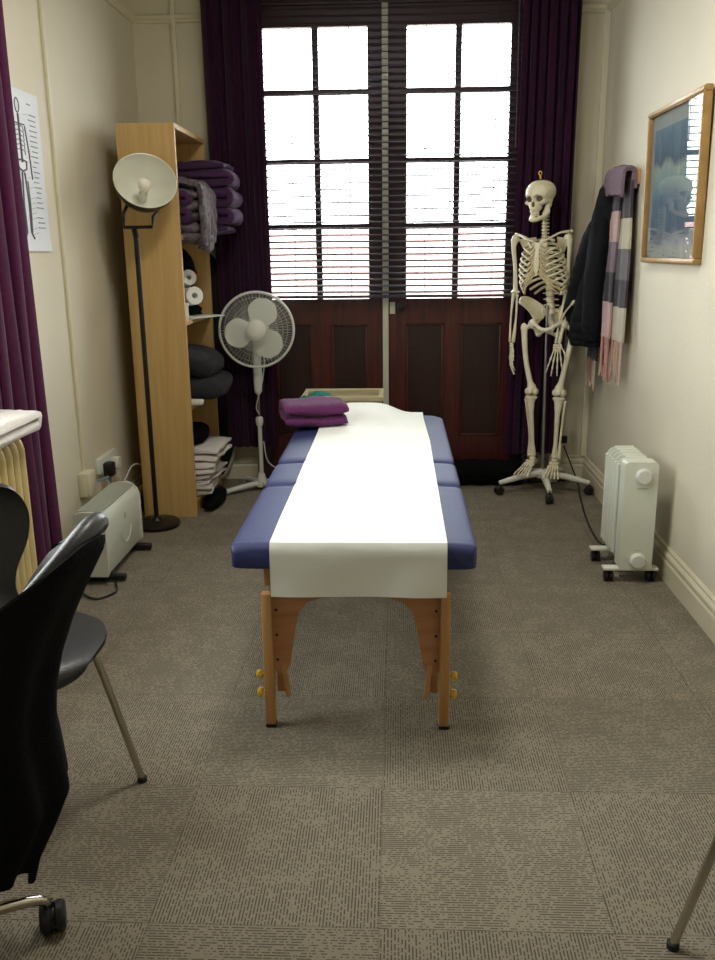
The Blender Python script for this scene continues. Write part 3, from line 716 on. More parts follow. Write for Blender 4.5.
b = MB(); b.tube([(FX, FY-0.0, 0.585), (FX, FY, 0.61), (FX, FY, 0.70), (FX, FY, 0.80), (FX, FY+0.02, 0.90)], [0.013, 0.024, 0.027, 0.024, 0.028], 20, smooth=4); b.build('control_column', WPLAS, t)
fax = Vector((0.10, -0.985, 0.10)).normalized(); hc = Vector((FX+0.014, FY-0.055, HZ))
q = Vector((0, 0, 1)).rotation_difference(fax).to_matrix()
MB().lathe([(0, -0.17), (0.04, -0.165), (0.06, -0.14), (0.066, -0.09), (0.062, -0.05), (0, -0.045)], hc, fax, 28).build('motor_housing', WPLAS, t)
def cage(s_, name, wires, rings):
    b = MB()
    for k in range(wires):
        a = 2*PI*k/wires; pts = []
        for r in (0.05, 0.105, 0.158, 0.195, 0.210):
            z = s_*(0.062 if r < 0.158 else 0.062*math.sqrt(max(0, 1-((r-0.158)/0.054)**2)))
            pts.append(hc+q @ Vector((r*math.cos(a), r*math.sin(a), z)))
        b.tube(pts, 0.0007, 4, caps=False)
    for r in rings:
        z = s_*(0.062 if r < 0.158 else 0.062*math.sqrt(max(0, 1-((r-0.158)/0.054)**2)))
        b.tube([hc+q @ Vector((r*math.cos(2*PI*k/48), r*math.sin(2*PI*k/48), z)) for k in range(48)], 0.0009, 5, closed=True)
    b.build(name, WPLAS, t)
cage(1, 'front_grille', 120, (0.055, 0.12, 0.18)); cage(-1, 'rear_grille', 60, (0.07, 0.15))
MB().tube([hc+q @ Vector((0.213*math.cos(2*PI*k/72), 0.213*math.sin(2*PI*k/72), 0)) for k in range(72)], 0.0075, 10, closed=True).build('guard_ring', WPLAS, t)
MB().lathe([(0, 0.070), (0.045, 0.068), (0.056, 0.060), (0.058, 0.052), (0, 0.052)], hc, fax, 32).build('grille_badge', WPLAS, t)
for k in range(3):
    a0 = R(75+120*k)
    def bl(u, v):
        r = 0.035+0.150*v; w = 0.074*math.sin(PI*min(1, 0.22+0.66*v))**0.8*(1.15 if v > 0.4 else 0.9+0.6*v)
        if v > 0.86: w *= math.sqrt(max(0.02, 1-((v-0.86)/0.14)**2))
        s2 = (u-0.5)*2; tw = s2*w
        loc = Vector((r, tw, 0.016*s2*(1-0.3*v)))
        return hc+q @ (Matrix.Rotation(a0, 3, 'Z') @ loc)
    MB().sheet(bl, 11, 20, 0.0025).build('blade', WPLAS, t)
MB().lathe([(0, -0.03), (0.036, -0.03), (0.036, 0.022), (0.02, 0.032), (0, 0.034)], hc, fax, 24).build('blade_hub', WPLAS, t)
MB().tube([(FX+0.012, FY-0.01, 0.90), (FX+0.045, FY-0.02, 0.80), (FX+0.03, FY-0.03, 0.66), (FX-0.01, FY-0.028, 0.52), (FX+0.005, FY-0.026, 0.47)], 0.0032, 6, smooth=6).build('power_cord', WPLAS, t)
MB().tube([(FX+0.02, FY, 0.30), (FX+0.04, FY, 0.18), (FX+0.10, FY+0.02, 0.12), (FX+0.2, FY+0.06, 0.03), (FX+0.34, FY+0.1, 0.006)], 0.0032, 6, smooth=6).build('power_cord', WPLAS, t)

# ================================================================== CRATE + CLOTH BEHIND TABLE
t = thing('wooden_crate', (-0.31, 4.92, 0), 'pale open topped wooden crate behind the head of the massage table', 'crate')
cx, cy, w, dd, hh = -0.305, 4.90, 0.43, 0.26, 0.62
for (x0, x1, y0, y1) in ((cx-w/2, cx+w/2, cy-dd/2, cy-dd/2+0.014), (cx-w/2, cx+w/2, cy+dd/2-0.014, cy+dd/2), (cx-w/2, cx-w/2+0.014, cy-dd/2+0.014, cy+dd/2-0.014), (cx+w/2-0.014, cx+w/2, cy-dd/2+0.014, cy+dd/2-0.014)):
    MB().box(*bx(x0, x1, y0, y1, 0.0, hh), bev=0.002).build('crate_side', CRATE, t, smooth=False)
MB().box(*bx(cx-w/2, cx+w/2, cy-dd/2, cy+dd/2, 0.30, 0.314)).build('crate_bottom', CRATE, t, smooth=False)
b = MB(); 
for y in (cy-dd/2-0.005, cy+dd/2+0.005): b.box((cx, y, hh-0.01), (w+0.03, 0.012, 0.03), bev=0.003)
for x in (cx-w/2-0.006, cx+w/2+0.006): b.box((x, cy, hh-0.01), (0.012, dd, 0.03), bev=0.003)
b.build('rim', CRATE, t)
b = MB(); b.ell((-0.44, 4.86, 0.580), (0.085, 0.10, 0.05)); b.ell((-0.46, 4.76, 0.59), (0.10, 0.035, 0.045)); b.jitter(0.022, 16, 3); b.jitter(0.006, 50, 3)
tag(b.build('teal_cloth', TEAL, angle=80), 'crumpled teal cloth spilling over the left end of the wooden crate', 'cloth')
# draught excluder
b = MB()
def dr_(u, v):
    a = 2*PI*u; r = 0.080*(max(0.05, 1-abs(2*v-1)**14))**0.5; x = 0.16+0.62*v
    return Vector((x, 5.20+0.9*r*math.cos(a), 0.082+r*math.sin(a)+0.004*math.sin(v*30)))
V = b.grid(dr_, 20, 40, cu=True); b.bm.faces.new([V[i][0] for i in range(20)]); b.bm.faces.new([V[i][-1] for i in range(20)][::-1])
tag(b.build('draught_excluder', CLOTHB, angle=80), 'long black draught excluder on the floor against the right door', 'draught excluder')

# ================================================================== SKELETON
SA = R(-25)
t = thing('anatomical_skeleton', (0.862, 5.06, 0), 'life size anatomical skeleton model hanging on a wheeled white stand', 'skeleton', rz=SA)
def bone(name, parts, par=t, m=BONE, jit=0):
    b = MB()
    for kind, *a in parts:
        if kind == 't': b.tube(a[0], a[1], a[2] if len(a) > 2 else 10, smooth=a[3] if len(a) > 3 else 0)
        elif kind == 'e': b.ell(a[0], a[1], a[2] if len(a) > 2 else None)
    if jit: b.jitter(jit, 40, 1)
    return b.build(name, m, par, world=False, angle=70)
LEAN = lambda z: -0.056*max(0, min(1, (z-1.05)/0.40))
# stand
st = MB(); st.lathe([(0, 0.085), (0.034, 0.085), (0.036, 0.125), (0.024, 0.135), (0, 0.135)], (0, 0, 0), seg=24); st = st.build('stand_hub', WMET, t, world=False)
for k in range(5):
    a = R(-90+72*k) - SA
    dx, dy = math.cos(a), math.sin(a)
    lg = MB(); lg.tube([(dx*0.02, dy*0.02, 0.112), (dx*0.15, dy*0.15, 0.098), (dx*0.275, dy*0.275, 0.072)], [0.021, 0.019, 0.014], 10, flat=1.0); lg = lg.build('stand_leg', WMET, t, world=False)
    b = MB(); e = (dx*0.275, dy*0.275)
    b.tube([(e[0], e[1], 0.078), (e[0], e[1], 0.045)], 0.006, 8); b.cyl((e[0]-dy*0.012, e[1]+dx*0.012, 0.027), 0.027, 0.016, (-dy, dx, 0), 18, 0.004); b.cyl((e[0]+dy*0.012, e[1]-dx*0.012, 0.027), 0.027, 0.016, (-dy, dx, 0), 18, 0.004)
    b.ell((e[0], e[1], 0.044), (0.02, 0.02, 0.014)); b.build('caster', BLACKP, lg, world=False)
MB().tube([(0, 0.0, 0.12), (-0.015, 0.005, 1.09)], 0.008, 12).build('stand_pole', STEELM, t, world=False)

# skull from blended blobs, carved for the orbits, nose and temples
def sk_sdf(p):
    def el(c, r): 
        d = Vector(((p.x-c[0])/r[0], (p.y-c[1])/r[1], (p.z-c[2])/r[2])); return (d.length-1)*min(r)
    def smin(a, b_, k=0.012):
        h = max(0, min(1, 0.5+0.5*(b_-a)/k)); return b_*(1-h)+a*h-k*h*(1-h)
    d = el((0, 0.015, 0.034), (0.076, 0.092, 0.067))
    d = smin(d, el((0, -0.035, 0.036), (0.064, 0.050, 0.056)), 0.03)
    d = smin(d, el((0, -0.052, 0.018), (0.056, 0.036, 0.022)), 0.012)       # brow
    d = smin(d, el((0, -0.055, -0.036), (0.038, 0.038, 0.042)), 0.014)      # maxilla
    for s_ in (-1, 1):
        d = smin(d, el((s_*0.043, -0.052, -0.020), (0.021, 0.028, 0.014)), 0.016)   # cheekbones
        d = smin(d, el((s_*0.055, -0.01, -0.018), (0.008, 0.044, 0.008)), 0.012)   # arch
        d = smin(d, el((s_*0.050, 0.012, -0.035), (0.014, 0.018, 0.024)), 0.012)
    def sub(d, e, k=0.006): return -smin(-d, e, k)
    for s_ in (-1, 1):
        d = sub(d, el((s_*0.0335, -0.092, 0.002), (0.0255, 0.046, 0.0225)))
        d = sub(d, el((s_*0.080, -0.035, 0.0), (0.014, 0.020, 0.026)))
        d = sub(d, el((s_*0.056, -0.035, -0.052), (0.014, 0.024, 0.016)))
    d = sub(d, el((0, -0.100, -0.028), (0.015, 0.034, 0.022)), 0.004)
    return d
bm = bmesh.new(); bmesh.ops.create_icosphere(bm, subdivisions=6, radius=1.0)
C0 = Vector((0, -0.008, 0.0))
for v in bm.verts:
    d = v.co.normalized(); lo, hi = 0.004, 0.16
    # march from the outside in
    s_ = hi; 
    for _ in range(90):
        dd = sk_sdf(C0+d*s_)
        if dd < 0.0004: break
        s_ -= max(0.0005, dd*0.8)
        if s_ < lo: s_ = lo; break
    v.co = C0+d*s_
SKC = Vector((-0.060, -0.055, 1.668)); SKR = Matrix.Rotation(R(-17), 3, 'Z') @ Matrix.Rotation(R(6), 3, 'X') @ Matrix.Scale(0.93, 3)
mb = MB(); mb.bm.free(); mb.bm = bm
for v in bm.verts: v.co = SKC + SKR @ v.co
sk = mb.build('skull', BONE, t, world=False, angle=80)
def S(p): return SKC + SKR @ Vector(p)
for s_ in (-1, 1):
    b = MB(); b.ell(S((s_*0.0335, -0.057, 0.002)), (0.0225, 0.010, 0.020)); b.build('eye_socket_shade', CAVSHADE, sk, world=False)  # dark plug, imitates the deep shade in each orbit
b = MB(); b.ell(S((0, -0.0745, -0.030)), (0.0115, 0.007, 0.017)); b.build('nasal_cavity_shade', CAVSHADE, sk, world=False)  # dark plug, shade of the nose opening put in as colour
b = MB()
for i in range(12):
    a = R(-75+150*i/11); b.box(S((0.026*math.sin(a), -0.055-0.032*math.cos(a), -0.076)), (0.0062, 0.006, 0.012), rot=SKR @ Matrix.Rotation(-a*-1, 3, 'Z'), bev=0.001)
b.build('upper_teeth', BONE, sk, world=False)
jw = MB(); P = []
jp = [(-0.048, 0.004, -0.042), (-0.048, -0.004, -0.075), (-0.040, -0.030, -0.100), (-0.022, -0.070, -0.112), (0, -0.083, -0.114), (0.022, -0.070, -0.112), (0.040, -0.030, -0.100), (0.048, -0.004, -0.075), (0.048, 0.004, -0.042)]
jw.tube([S(p) for p in jp], [0.008, 0.013, 0.014, 0.013, 0.0135, 0.012, 0.012, 0.011, 0.008], 12, smooth=5)
for s_ in (-1, 1): jw.tube([S((s_*0.044, -0.012, -0.096)), S((s_*0.049, -0.010, -0.07)), S((s_*0.052, -0.014, -0.040))], [0.012, 0.018, 0.010], 10, smooth=3, flat=0.45)
jw.ell(S((0, -0.084, -0.106)), (0.016, 0.008, 0.016), SKR)
jaw = jw.build('jawbone', BONE, t, world=False, angle=80)
b = MB()
for i in range(12):
    a = R(-75+150*i/11); b.box(S((0.025*math.sin(a), -0.053-0.031*math.cos(a), -0.0905)), (0.0055, 0.005, 0.012), rot=SKR @ Matrix.Rotation(a, 3, 'Z'), bev=0.001)
b.build('lower_teeth', BONE, jaw, world=False)
b = MB(); b.tube([S((0, 0, 0.11)), S((0, 0, 0.128))], 0.005, 8); b.tube([S((0.010*math.cos(2*PI*k/14), 0, 0.140+0.012*math.sin(2*PI*k/14))) for k in range(14)], 0.0025, 6, closed=True); b.build('hanging_hook', BRASS, t, world=False)

# spine
def spx(z):   # spine curve (x,y)
    y = 0.035 + 0.018*math.sin((z-1.05)*9.5) + (0.012 if z > 1.45 else 0)
    y = {True: y}.get(True)
    return LEAN(z), y
zs = []; z = 1.055
while z < 1.60:
    zs.append(z); z += 0.033 if z < 1.22 else (0.0245 if z < 1.44 else 0.018)
b = MB(); b2 = MB()
for i, z in enumerate(zs):
    x, y = spx(z); r = 0.024 if z < 1.22 else (0.019 if z < 1.44 else 0.014); hgt = 0.024 if z < 1.22 else (0.018 if z < 1.44 else 0.012)
    b.lathe([(0, -hgt/2), (r, -hgt/2), (r*0.86, 0), (r, hgt/2), (0, hgt/2)], (x, y, z), seg=16)
    b.tube([(x, y+r*0.8, z), (x, y+r+0.030, z-0.012)], [0.006, 0.004], 6)
    w = r+0.020 if z < 1.44 else r+0.008
    b.tube([(x-w, y+0.016, z), (x, y+0.012, z), (x+w, y+0.016, z)], [0.003, 0.006, 0.003], 6)
    MB().lathe([(0, hgt/2), (r*0.85, hgt/2), (r*0.85, hgt/2+0.008), (0, hgt/2+0.008)], (x, y, z), seg=12).build('spinal_disc', BONE2, t, world=False)
b.build('spine', BONE, t, world=False, angle=50); b2.bm.free()

# ribs
st_top, st_bot = 1.435, 1.285
sx, sy = LEAN(1.4), -0.118
widths = [0.062, 0.088, 0.104, 0.114, 0.122, 0.127, 0.130, 0.130, 0.126, 0.118, 0.104, 0.080]
for i in range(12):
    z0 = 1.455-i*0.0235
    for s_ in (-1, 1):
        x0, y0 = spx(z0); w = widths[i]
        cx_ = LEAN(z0)
        drop = 0.030+0.008*i if i < 7 else 0.085
        fz = z0-drop-0.02
        if i < 7:
            e = Vector((sx+s_*0.038*(1+0.10*i), -0.105-0.004*i if i < 5 else -0.112, fz))
            pts = [(x0+s_*0.012, y0+0.006, z0), (cx_+s_*w*0.55, y0+0.030, z0-0.005), (cx_+s_*w*0.93, y0-0.005, z0-drop*0.35), (cx_+s_*w, -0.045, z0-drop*0.7), (cx_+s_*w*0.80, -0.088, z0-drop*0.95), tuple(e)]
        elif i < 10:
            k = i-7
            pts = [(x0+s_*0.012, y0+0.006, z0), (cx_+s_*w*0.55, y0+0.028, z0-0.008), (cx_+s_*w*0.95, y0-0.005, z0-drop*0.4), (cx_+s_*w, -0.040, z0-drop*0.75), (cx_+s_*w*(0.86), -0.078+0.008*k, z0-drop*1.05)]
            e = Vector(pts[-1])
        else:
            pts = [(x0+s_*0.012, y0+0.006, z0), (cx_+s_*w*0.6, y0+0.020, z0-0.014), (cx_+s_*w*1.02, y0-0.01, z0-0.045)]
        b = MB(); b.tube(pts, [0.005, 0.0072, 0.0075, 0.0072, 0.007], 8, smooth=6, flat=0.8)
        rb = b.build('rib', BONE, t, world=False, angle=70)
        if i < 7: tgt = (sx+s_*0.014, sy, st_top-0.012-i*0.021); mid = (e+Vector(tgt))/2+Vector((0, -0.006, -0.006*(i > 3)))
        elif i < 10: tgt = (sx+s_*0.016, sy+0.004, st_bot-0.004-0.010*(i-7)); mid = (e+Vector(tgt))/2+Vector((s_*0.012, -0.020, -0.012))
        if i < 10:
            b = MB(); b.tube([tuple(e), tuple(mid), tgt], [0.006, 0.0052, 0.0052], 8, smooth=5); b.build('rib_cartilage', BONE2, rb, world=False)
b = MB()
def stn(u, v):
    a = 2*PI*u; z = st_top+(st_bot-0.03-st_top)*v; w = [0.024, 0.012, 0.013, 0.016, 0.014, 0.004]; k = v*5; i = min(int(k), 4); ww = w[i]*(1-(k-i))+w[i+1]*(k-i)
    return Vector((sx+ww*math.cos(a), sy+0.012*v*0+0.0055*math.sin(a)-0.010*math.sin(v*2.4), z))
V = b.grid(stn, 16, 18, cu=True); b.bm.faces.new([V[i][0] for i in range(16)]); b.bm.faces.new([V[i][-1] for i in range(16)][::-1])
b.build('breastbone', BONE, t, world=False)
# shoulder girdle
SHX, SHY, SHZ = 0.155, -0.020, 1.462
for s_ in (-1, 1):
    X = LEAN(1.46)
    zz = 0.006*s_
    bone('collarbone', [('t', [(X+s_*0.018, -0.112, 1.438), (X+s_*0.06, -0.108, 1.452), (X+s_*0.11, -0.055, 1.478+zz), (X+s_*0.150, -0.015, 1.486+zz)], [0.008, 0.006, 0.006, 0.008], 10, 5)])
    b = MB()
    def scap(u, v):
        a, b_, c_ = Vector((X+s_*0.145, 0.015, 1.455)), Vector((X+s_*0.060, 0.082, 1.465)), Vector((X+s_*0.075, 0.090, 1.305))
        return a.lerp(b_, u).lerp(a.lerp(c_, u) if False else c_, v*(1 if True else 0)*0.98) + Vector((0, 0.008*math.sin(u*PI), 0))
    b.sheet(scap, 8, 12, 0.005); b.tube([(X+s_*0.065, 0.090, 1.43), (X+s_*0.12, 0.062, 1.465), (X+s_*0.158, 0.005, 1.488+zz)], [0.005, 0.007, 0.009], 8, smooth=4)
    b.ell((X+s_*0.145, -0.002, 1.455), (0.014, 0.012, 0.020)); b.build('shoulder_blade', BONE, t, world=False)
    # arm
    hx = X+s_*SHX
    if s_ < 0: el, wr, hd = (hx+0.004, 0.010, 1.160), (hx+0.006, -0.030, 0.880), Vector((0.0, -0.06, -1)).normalized()
    else: el, wr, hd = (hx-0.004, 0.010, 1.160), (hx-0.030, -0.045, 0.885), Vector((-0.06, -0.10, -1)).normalized()
    bone('upper_arm_bone', [('e', (hx-s_*0.006, SHY, SHZ-0.004), (0.023, 0.023, 0.023)), ('t', [(hx, SHY, SHZ-0.01), (hx+s_*0.004, SHY, SHZ-0.06), (el[0]+s_*0.002, 0, 1.30), (el[0], el[1], el[2]+0.03), (el[0], el[1], el[2])], [0.021, 0.013, 0.0105, 0.013, 0.020], 12, 4),
        ('e', (el[0], el[1], el[2]+0.002), (0.027, 0.012, 0.012))])
    E_ = Vector(el); W_ = Vector(wr); sd = Vector((0.016, 0.0, 0))
    if s_ > 0: sd = Vector((0.014, 0.008, 0))
    bone('ulna', [('t', [E_-sd*0.6+Vector((0, 0.014, 0.012)), E_-sd*0.8+Vector((0, 0.006, -0.025)), E_.lerp(W_, 0.5)-sd*0.95, W_-sd*0.75], [0.011, 0.010, 0.0055, 0.007], 8, 5)])
    bone('radius', [('t', [E_+sd*0.8+Vector((0, 0, -0.014)), E_+sd*0.7+Vector((0, 0, -0.04)), E_.lerp(W_, 0.5)+sd*0.95, W_+sd*0.5], [0.011, 0.0065, 0.006, 0.012], 8, 5)])
    # hand: carpals and five rays
    b = MB(); side = Vector((0.55, -0.83, 0)) if s_ < 0 else Vector((1, 0.15, 0)); side.normalize()
    nrm_ = hd.cross(side).normalized()
    for i in range(4):
        for j in range(2): b.ell(W_+side*(i-1.5)*0.0115+hd*(0.012+j*0.014), (0.0075, 0.0075, 0.008), u=8, v=6)
    hand = b.build('wrist_bones', BONE, t, world=False)
    fan_ = [(-1.5, 0.062, 0.080), (-0.5, 0.066, 0.092), (0.5, 0.066, 0.088), (1.5, 0.060, 0.070)]
    spread = 0.16 if s_ > 0 else 0.06
    cv = -nrm_ if (nrm_.y > 0) else nrm_
    curl = 0.10
    for q_, (o_, ml, fl_) in enumerate(fan_):
        p0 = W_+side*o_*0.010+hd*0.034; d_ = (hd+side*o_*spread).normalized()
        p1 = p0+d_*ml; dd = (d_*1.0+cv*-curl*1.5).normalized(); p2 = p1+dd*fl_*0.48; dd2 = (d_-cv*curl*3.5).normalized(); p3 = p2+dd2*fl_*0.30; p4 = p3+(d_-cv*curl*5).normalized()*fl_*0.22
        b = MB(); b.tube([p0, p0.lerp(p1, 0.5), p1], [0.006, 0.0035, 0.0058], 8, smooth=3)
        for a_, c_, r_ in ((p1, p2, 0.0052), (p2, p3, 0.0045), (p3, p4, 0.0038)):
            b.tube([a_, a_.lerp(c_, 0.5), c_], [r_, r_*0.62, r_], 8, smooth=3)
        b.build('finger_bones', BONE, t, world=False)
    th = -1 if s_ > 0 else 1
    th = 1 if s_ < 0 else 1.0
    p0 = W_+side*th*0.017+hd*0.014; d_ = (hd*0.8+side*th*0.55).normalized(); p1 = p0+d_*0.042; p2 = p1+(hd+side*th*0.32).normalized()*0.032; p3 = p2+(hd+side*th*0.1).normalized()*0.024
    b = MB()
    for a_, c_, r_ in ((p0, p1, 0.0055), (p1, p2, 0.005), (p2, p3, 0.0042)): b.tube([a_, a_.lerp(c_, 0.5), c_], [r_, r_*0.62, r_], 8, smooth=3)
    b.build('thumb_bones', BONE, t, world=False)
# pelvis
b = MB()
for s_ in (-1, 1):
    def wing(u, v, s_=s_):
        # iliac blade from rim (v=0) to the hip region (v=1)
        a = u
        rimp = Vector((s_*(0.045+0.108*math.sin(a*PI*0.62)), 0.058-0.140*a, 1.075+0.060*math.sin(a*PI*0.85)))
        inn = Vector((s_*(0.050+0.030*a), 0.040-0.070*a, 1.010))
        return rimp.lerp(inn, v)+Vector((-s_*0.010*math.sin(v*PI), 0.010*math.sin(v*PI), 0))
    b.sheet(wing, 16, 10, 0.007)
    b.tube([wing(k/10, 0) for k in range(11)], [0.006, 0.008, 0.007, 0.008], 8)
    b.ell((s_*0.090, -0.010, 0.985), (0.026, 0.028, 0.028))
    b.tube([(s_*0.082, -0.022, 1.0), (s_*0.060, -0.060, 0.985), (s_*0.025, -0.082, 0.965), (0, -0.086, 0.958)], [0.013, 0.010, 0.011, 0.013], 10, smooth=4)
    b.tube([(s_*0.085, 0.0, 0.975), (s_*0.072, 0.012, 0.945), (s_*0.058, 0.000, 0.925), (s_*0.032, -0.045, 0.938), (s_*0.006, -0.080, 0.955)], [0.014, 0.014, 0.015, 0.009, 0.010], 10, smooth=4)
    b.tube([(s_*0.055, 0.055, 1.075), (s_*0.062, 0.040, 1.02), (s_*0.080, 0.005, 0.985)], [0.014, 0.013, 0.014], 10, smooth=4)
b.build('pelvis', BONE, t, world=False, angle=70)
b = MB()
def sac(u, v):
    a = 2*PI*u; w = 0.050*(1-v)**0.8+0.006; return Vector((w*math.cos(a), 0.055+0.030*math.sin(v*2.6)+0.014*(1-v*0.7)*math.sin(a), 1.070-0.135*v))
V = b.grid(sac, 18, 14, cu=True); b.bm.faces.new([V[i][0] for i in range(18)]); b.bm.faces.new([V[i][-1] for i in range(18)][::-1]); b.build('sacrum', BONE, t, world=False)
# legs
for s_ in (-1, 1):
    hx = s_*0.092
    kx = s_*0.080; ky = -0.018 if s_ < 0 else -0.010
    bone('thigh_bone', [('e', (hx, -0.010, 0.985), (0.023, 0.023, 0.023)), ('t', [(hx, -0.01, 0.985), (s_*0.118, -0.004, 0.968), (s_*0.142, 0.0, 0.955)], [0.013, 0.013, 0.018], 10, 3),
        ('e', (s_*0.146, 0.004, 0.962), (0.018, 0.020, 0.026)),
        ('t', [(s_*0.142, 0.0, 0.965), (s_*0.136, -0.008, 0.90), (s_*0.118, -0.026, 0.78), (kx+s_*0.012, ky-0.004, 0.665), (kx, ky, 0.620), (kx, ky, 0.600)], [0.019, 0.017, 0.0145, 0.016, 0.027, 0.030], 14, 4),
        ('e', (kx-0.021, ky+0.004, 0.597), (0.019, 0.028, 0.022)), ('e', (kx+0.021, ky+0.004, 0.597), (0.019, 0.028, 0.022))])
    bone('kneecap', [('e', (kx, ky-0.036, 0.606), (0.019, 0.010, 0.021))])
    axx, ay = s_*0.066, 0.012
    bone('shin_bone', [('e', (kx, ky+0.002, 0.563), (0.037, 0.026, 0.013)), ('t', [(kx, ky, 0.562), (kx, ky-0.004, 0.53), (kx-s_*0.004, ky+0.002, 0.45), (axx+s_*0.004, ay-0.006, 0.30), (axx, ay, 0.235), (axx, ay, 0.212)], [0.032, 0.022, 0.0145, 0.012, 0.017, 0.021], 14, 4)])
    bone('fibula', [('t', [(kx+s_*0.034, ky+0.016, 0.550), (kx+s_*0.031, ky+0.016, 0.51), (axx+s_*0.027, ay+0.012, 0.33), (axx+s_*0.025, ay+0.006, 0.202)], [0.012, 0.0065, 0.0065, 0.011], 10, 5)])
    # foot, toes pointing forward and down as it hangs
    A_ = Vector((axx, ay, 0.192)); fd = Vector((s_*0.14, -0.90, -0.42)).normalized(); sd = Vector((1, s_*0.14, 0)).normalized()
    b = MB(); b.ell(A_, (0.020, 0.026, 0.016)); b.tube([A_+Vector((0, 0.055, -0.030)), A_+Vector((0, 0.025, -0.022)), A_+Vector((0, -0.020, -0.016))], [0.019, 0.018, 0.014], 12, smooth=3)
    for i in range(5): b.ell(A_+fd*0.048+sd*(i-2)*0.0125+Vector((0, 0, -0.004-0.002*abs(i-2))), (0.009, 0.014, 0.009), u=8, v=6)
    for i in range(4): b.ell(A_+fd*0.032+sd*(i-1.5)*0.013, (0.010, 0.014, 0.010), u=8, v=6)
    b.build('ankle_bones', BONE, t, world=False)
    for i in range(5):
        big = (i == 0 and s_ > 0) or (i == 4 and s_ < 0)
        o_ = (i-2); p0 = A_+fd*0.060+sd*o_*0.0125; d_ = (fd+sd*o_*0.075+Vector((0, 0, -0.02))).normalized(); p1 = p0+d_*(0.066 if not big else 0.060)
        p2 = p1+(d_+Vector((0, 0, 0.10))).normalized()*(0.028 if not big else 0.032); p3 = p2+(d_+Vector((0, 0, -0.2))).normalized()*(0.020 if not big else 0.026); r_ = 0.0075 if big else 0.005
        b = MB(); b.tube([p0, p0.lerp(p1, 0.5), p1], [r_*1.1, r_*0.72, r_*1.1], 8, smooth=3); b.tube([p1, p1.lerp(p2, 0.5), p2], [r_, r_*0.7, r_], 8, smooth=2); b.tube([p2, p3], [r_*0.9, r_*0.8], 8)
        b.build('toe_bones', BONE, t, world=False)

# ================================================================== HOOK RAIL, JACKET, SCARF
HK = Vector((XR, 4.84, 1.735))
t = thing('coat_hook', (XR, 4.72, 1.735), 'small wooden coat hook board on the right wall under the scarf', 'coat hook')
MB().box((XR-0.009, 4.72, 1.735), (0.018, 0.46, 0.07), bev=0.004).build('back_plate', BEECHE, t)
for y in (4.62, 4.74, 4.86):
    MB().tube([(XR-0.015, y, 1.725), (XR-0.03, y, 1.718), (XR-0.042, y, 1.73), (XR-0.045, y, 1.75)], [0.005, 0.005, 0.004, 0.006], 8, smooth=4).build('hook', BRASS, t)
t = thing('padded_jacket', (1.06, 4.93, 0.8), 'dark navy padded jacket hanging from the coat hook under the scarf', 'jacket')
lv = [ # z, cx, cy, rx, ry
 (1.74, 1.115, 4.87, 0.020, 0.045), (1.70, 1.108, 4.87, 0.040, 0.075), (1.60, 1.102, 4.88, 0.052, 0.105), (1.45, 1.090, 4.90, 0.068, 0.135), (1.30, 1.080, 4.93, 0.082, 0.155), (1.15, 1.072, 4.96, 0.092, 0.175), (1.02, 1.062, 4.99, 0.100, 0.190), (0.93, 1.060, 5.00, 0.102, 0.190), (0.88, 1.066, 4.98, 0.095, 0.175)]
def jac(u, v):
    k = v*(len(lv)-1); i = min(int(k), len(lv)-2); f = k-i; q_ = [lv[i][j]*(1-f)+lv[i+1][j]*f for j in range(5)]
    a = 2*PI*u; fold = 1+0.10*math.sin(a*5+v*3)*v+0.06*math.sin(a*9+1)*v; qu = 1+0.035*abs(math.sin(v*13*PI))
    return Vector((min(XR-0.006, q_[1]+q_[3]*fold*qu*math.cos(a)), q_[2]+q_[4]*fold*qu*math.sin(a), q_[0]))
b = MB(); V = b.grid(jac, 60, 100, cu=True); b.bm.faces.new([V[i][0] for i in range(60)]); b.bm.faces.new([V[i][-1] for i in range(60)][::-1])
b.build('jacket_body', PUFF, t, angle=80)
b = MB(); P = catmull([(1.085, 4.83, 1.58), (1.045, 4.87, 1.42), (1.020, 4.94, 1.24), (1.000, 5.01, 1.10), (0.99, 5.06, 1.00)], 12); r0 = lerplist([0.045, 0.065, 0.068, 0.062, 0.058], len(P)); r0 = [r*(1+0.05*abs(math.sin(i*0.8))) for i, r in enumerate(r0)]
b.tube(P, r0, 18); b.build('sleeve', PUFF, t, angle=80)
b = MB(); P = catmull([(1.085, 4.84, 1.60), (1.065, 4.80, 1.42), (1.055, 4.80, 1.22), (1.055, 4.81, 1.02), (1.06, 4.82, 0.92)], 12); r0 = [r*(1+0.05*abs(math.sin(i*0.8))) for i, r in enumerate(lerplist([0.045, 0.060, 0.062, 0.058, 0.052], len(P)))]
b.tube(P, r0, 18); b.build('sleeve', PUFF, t, angle=80)

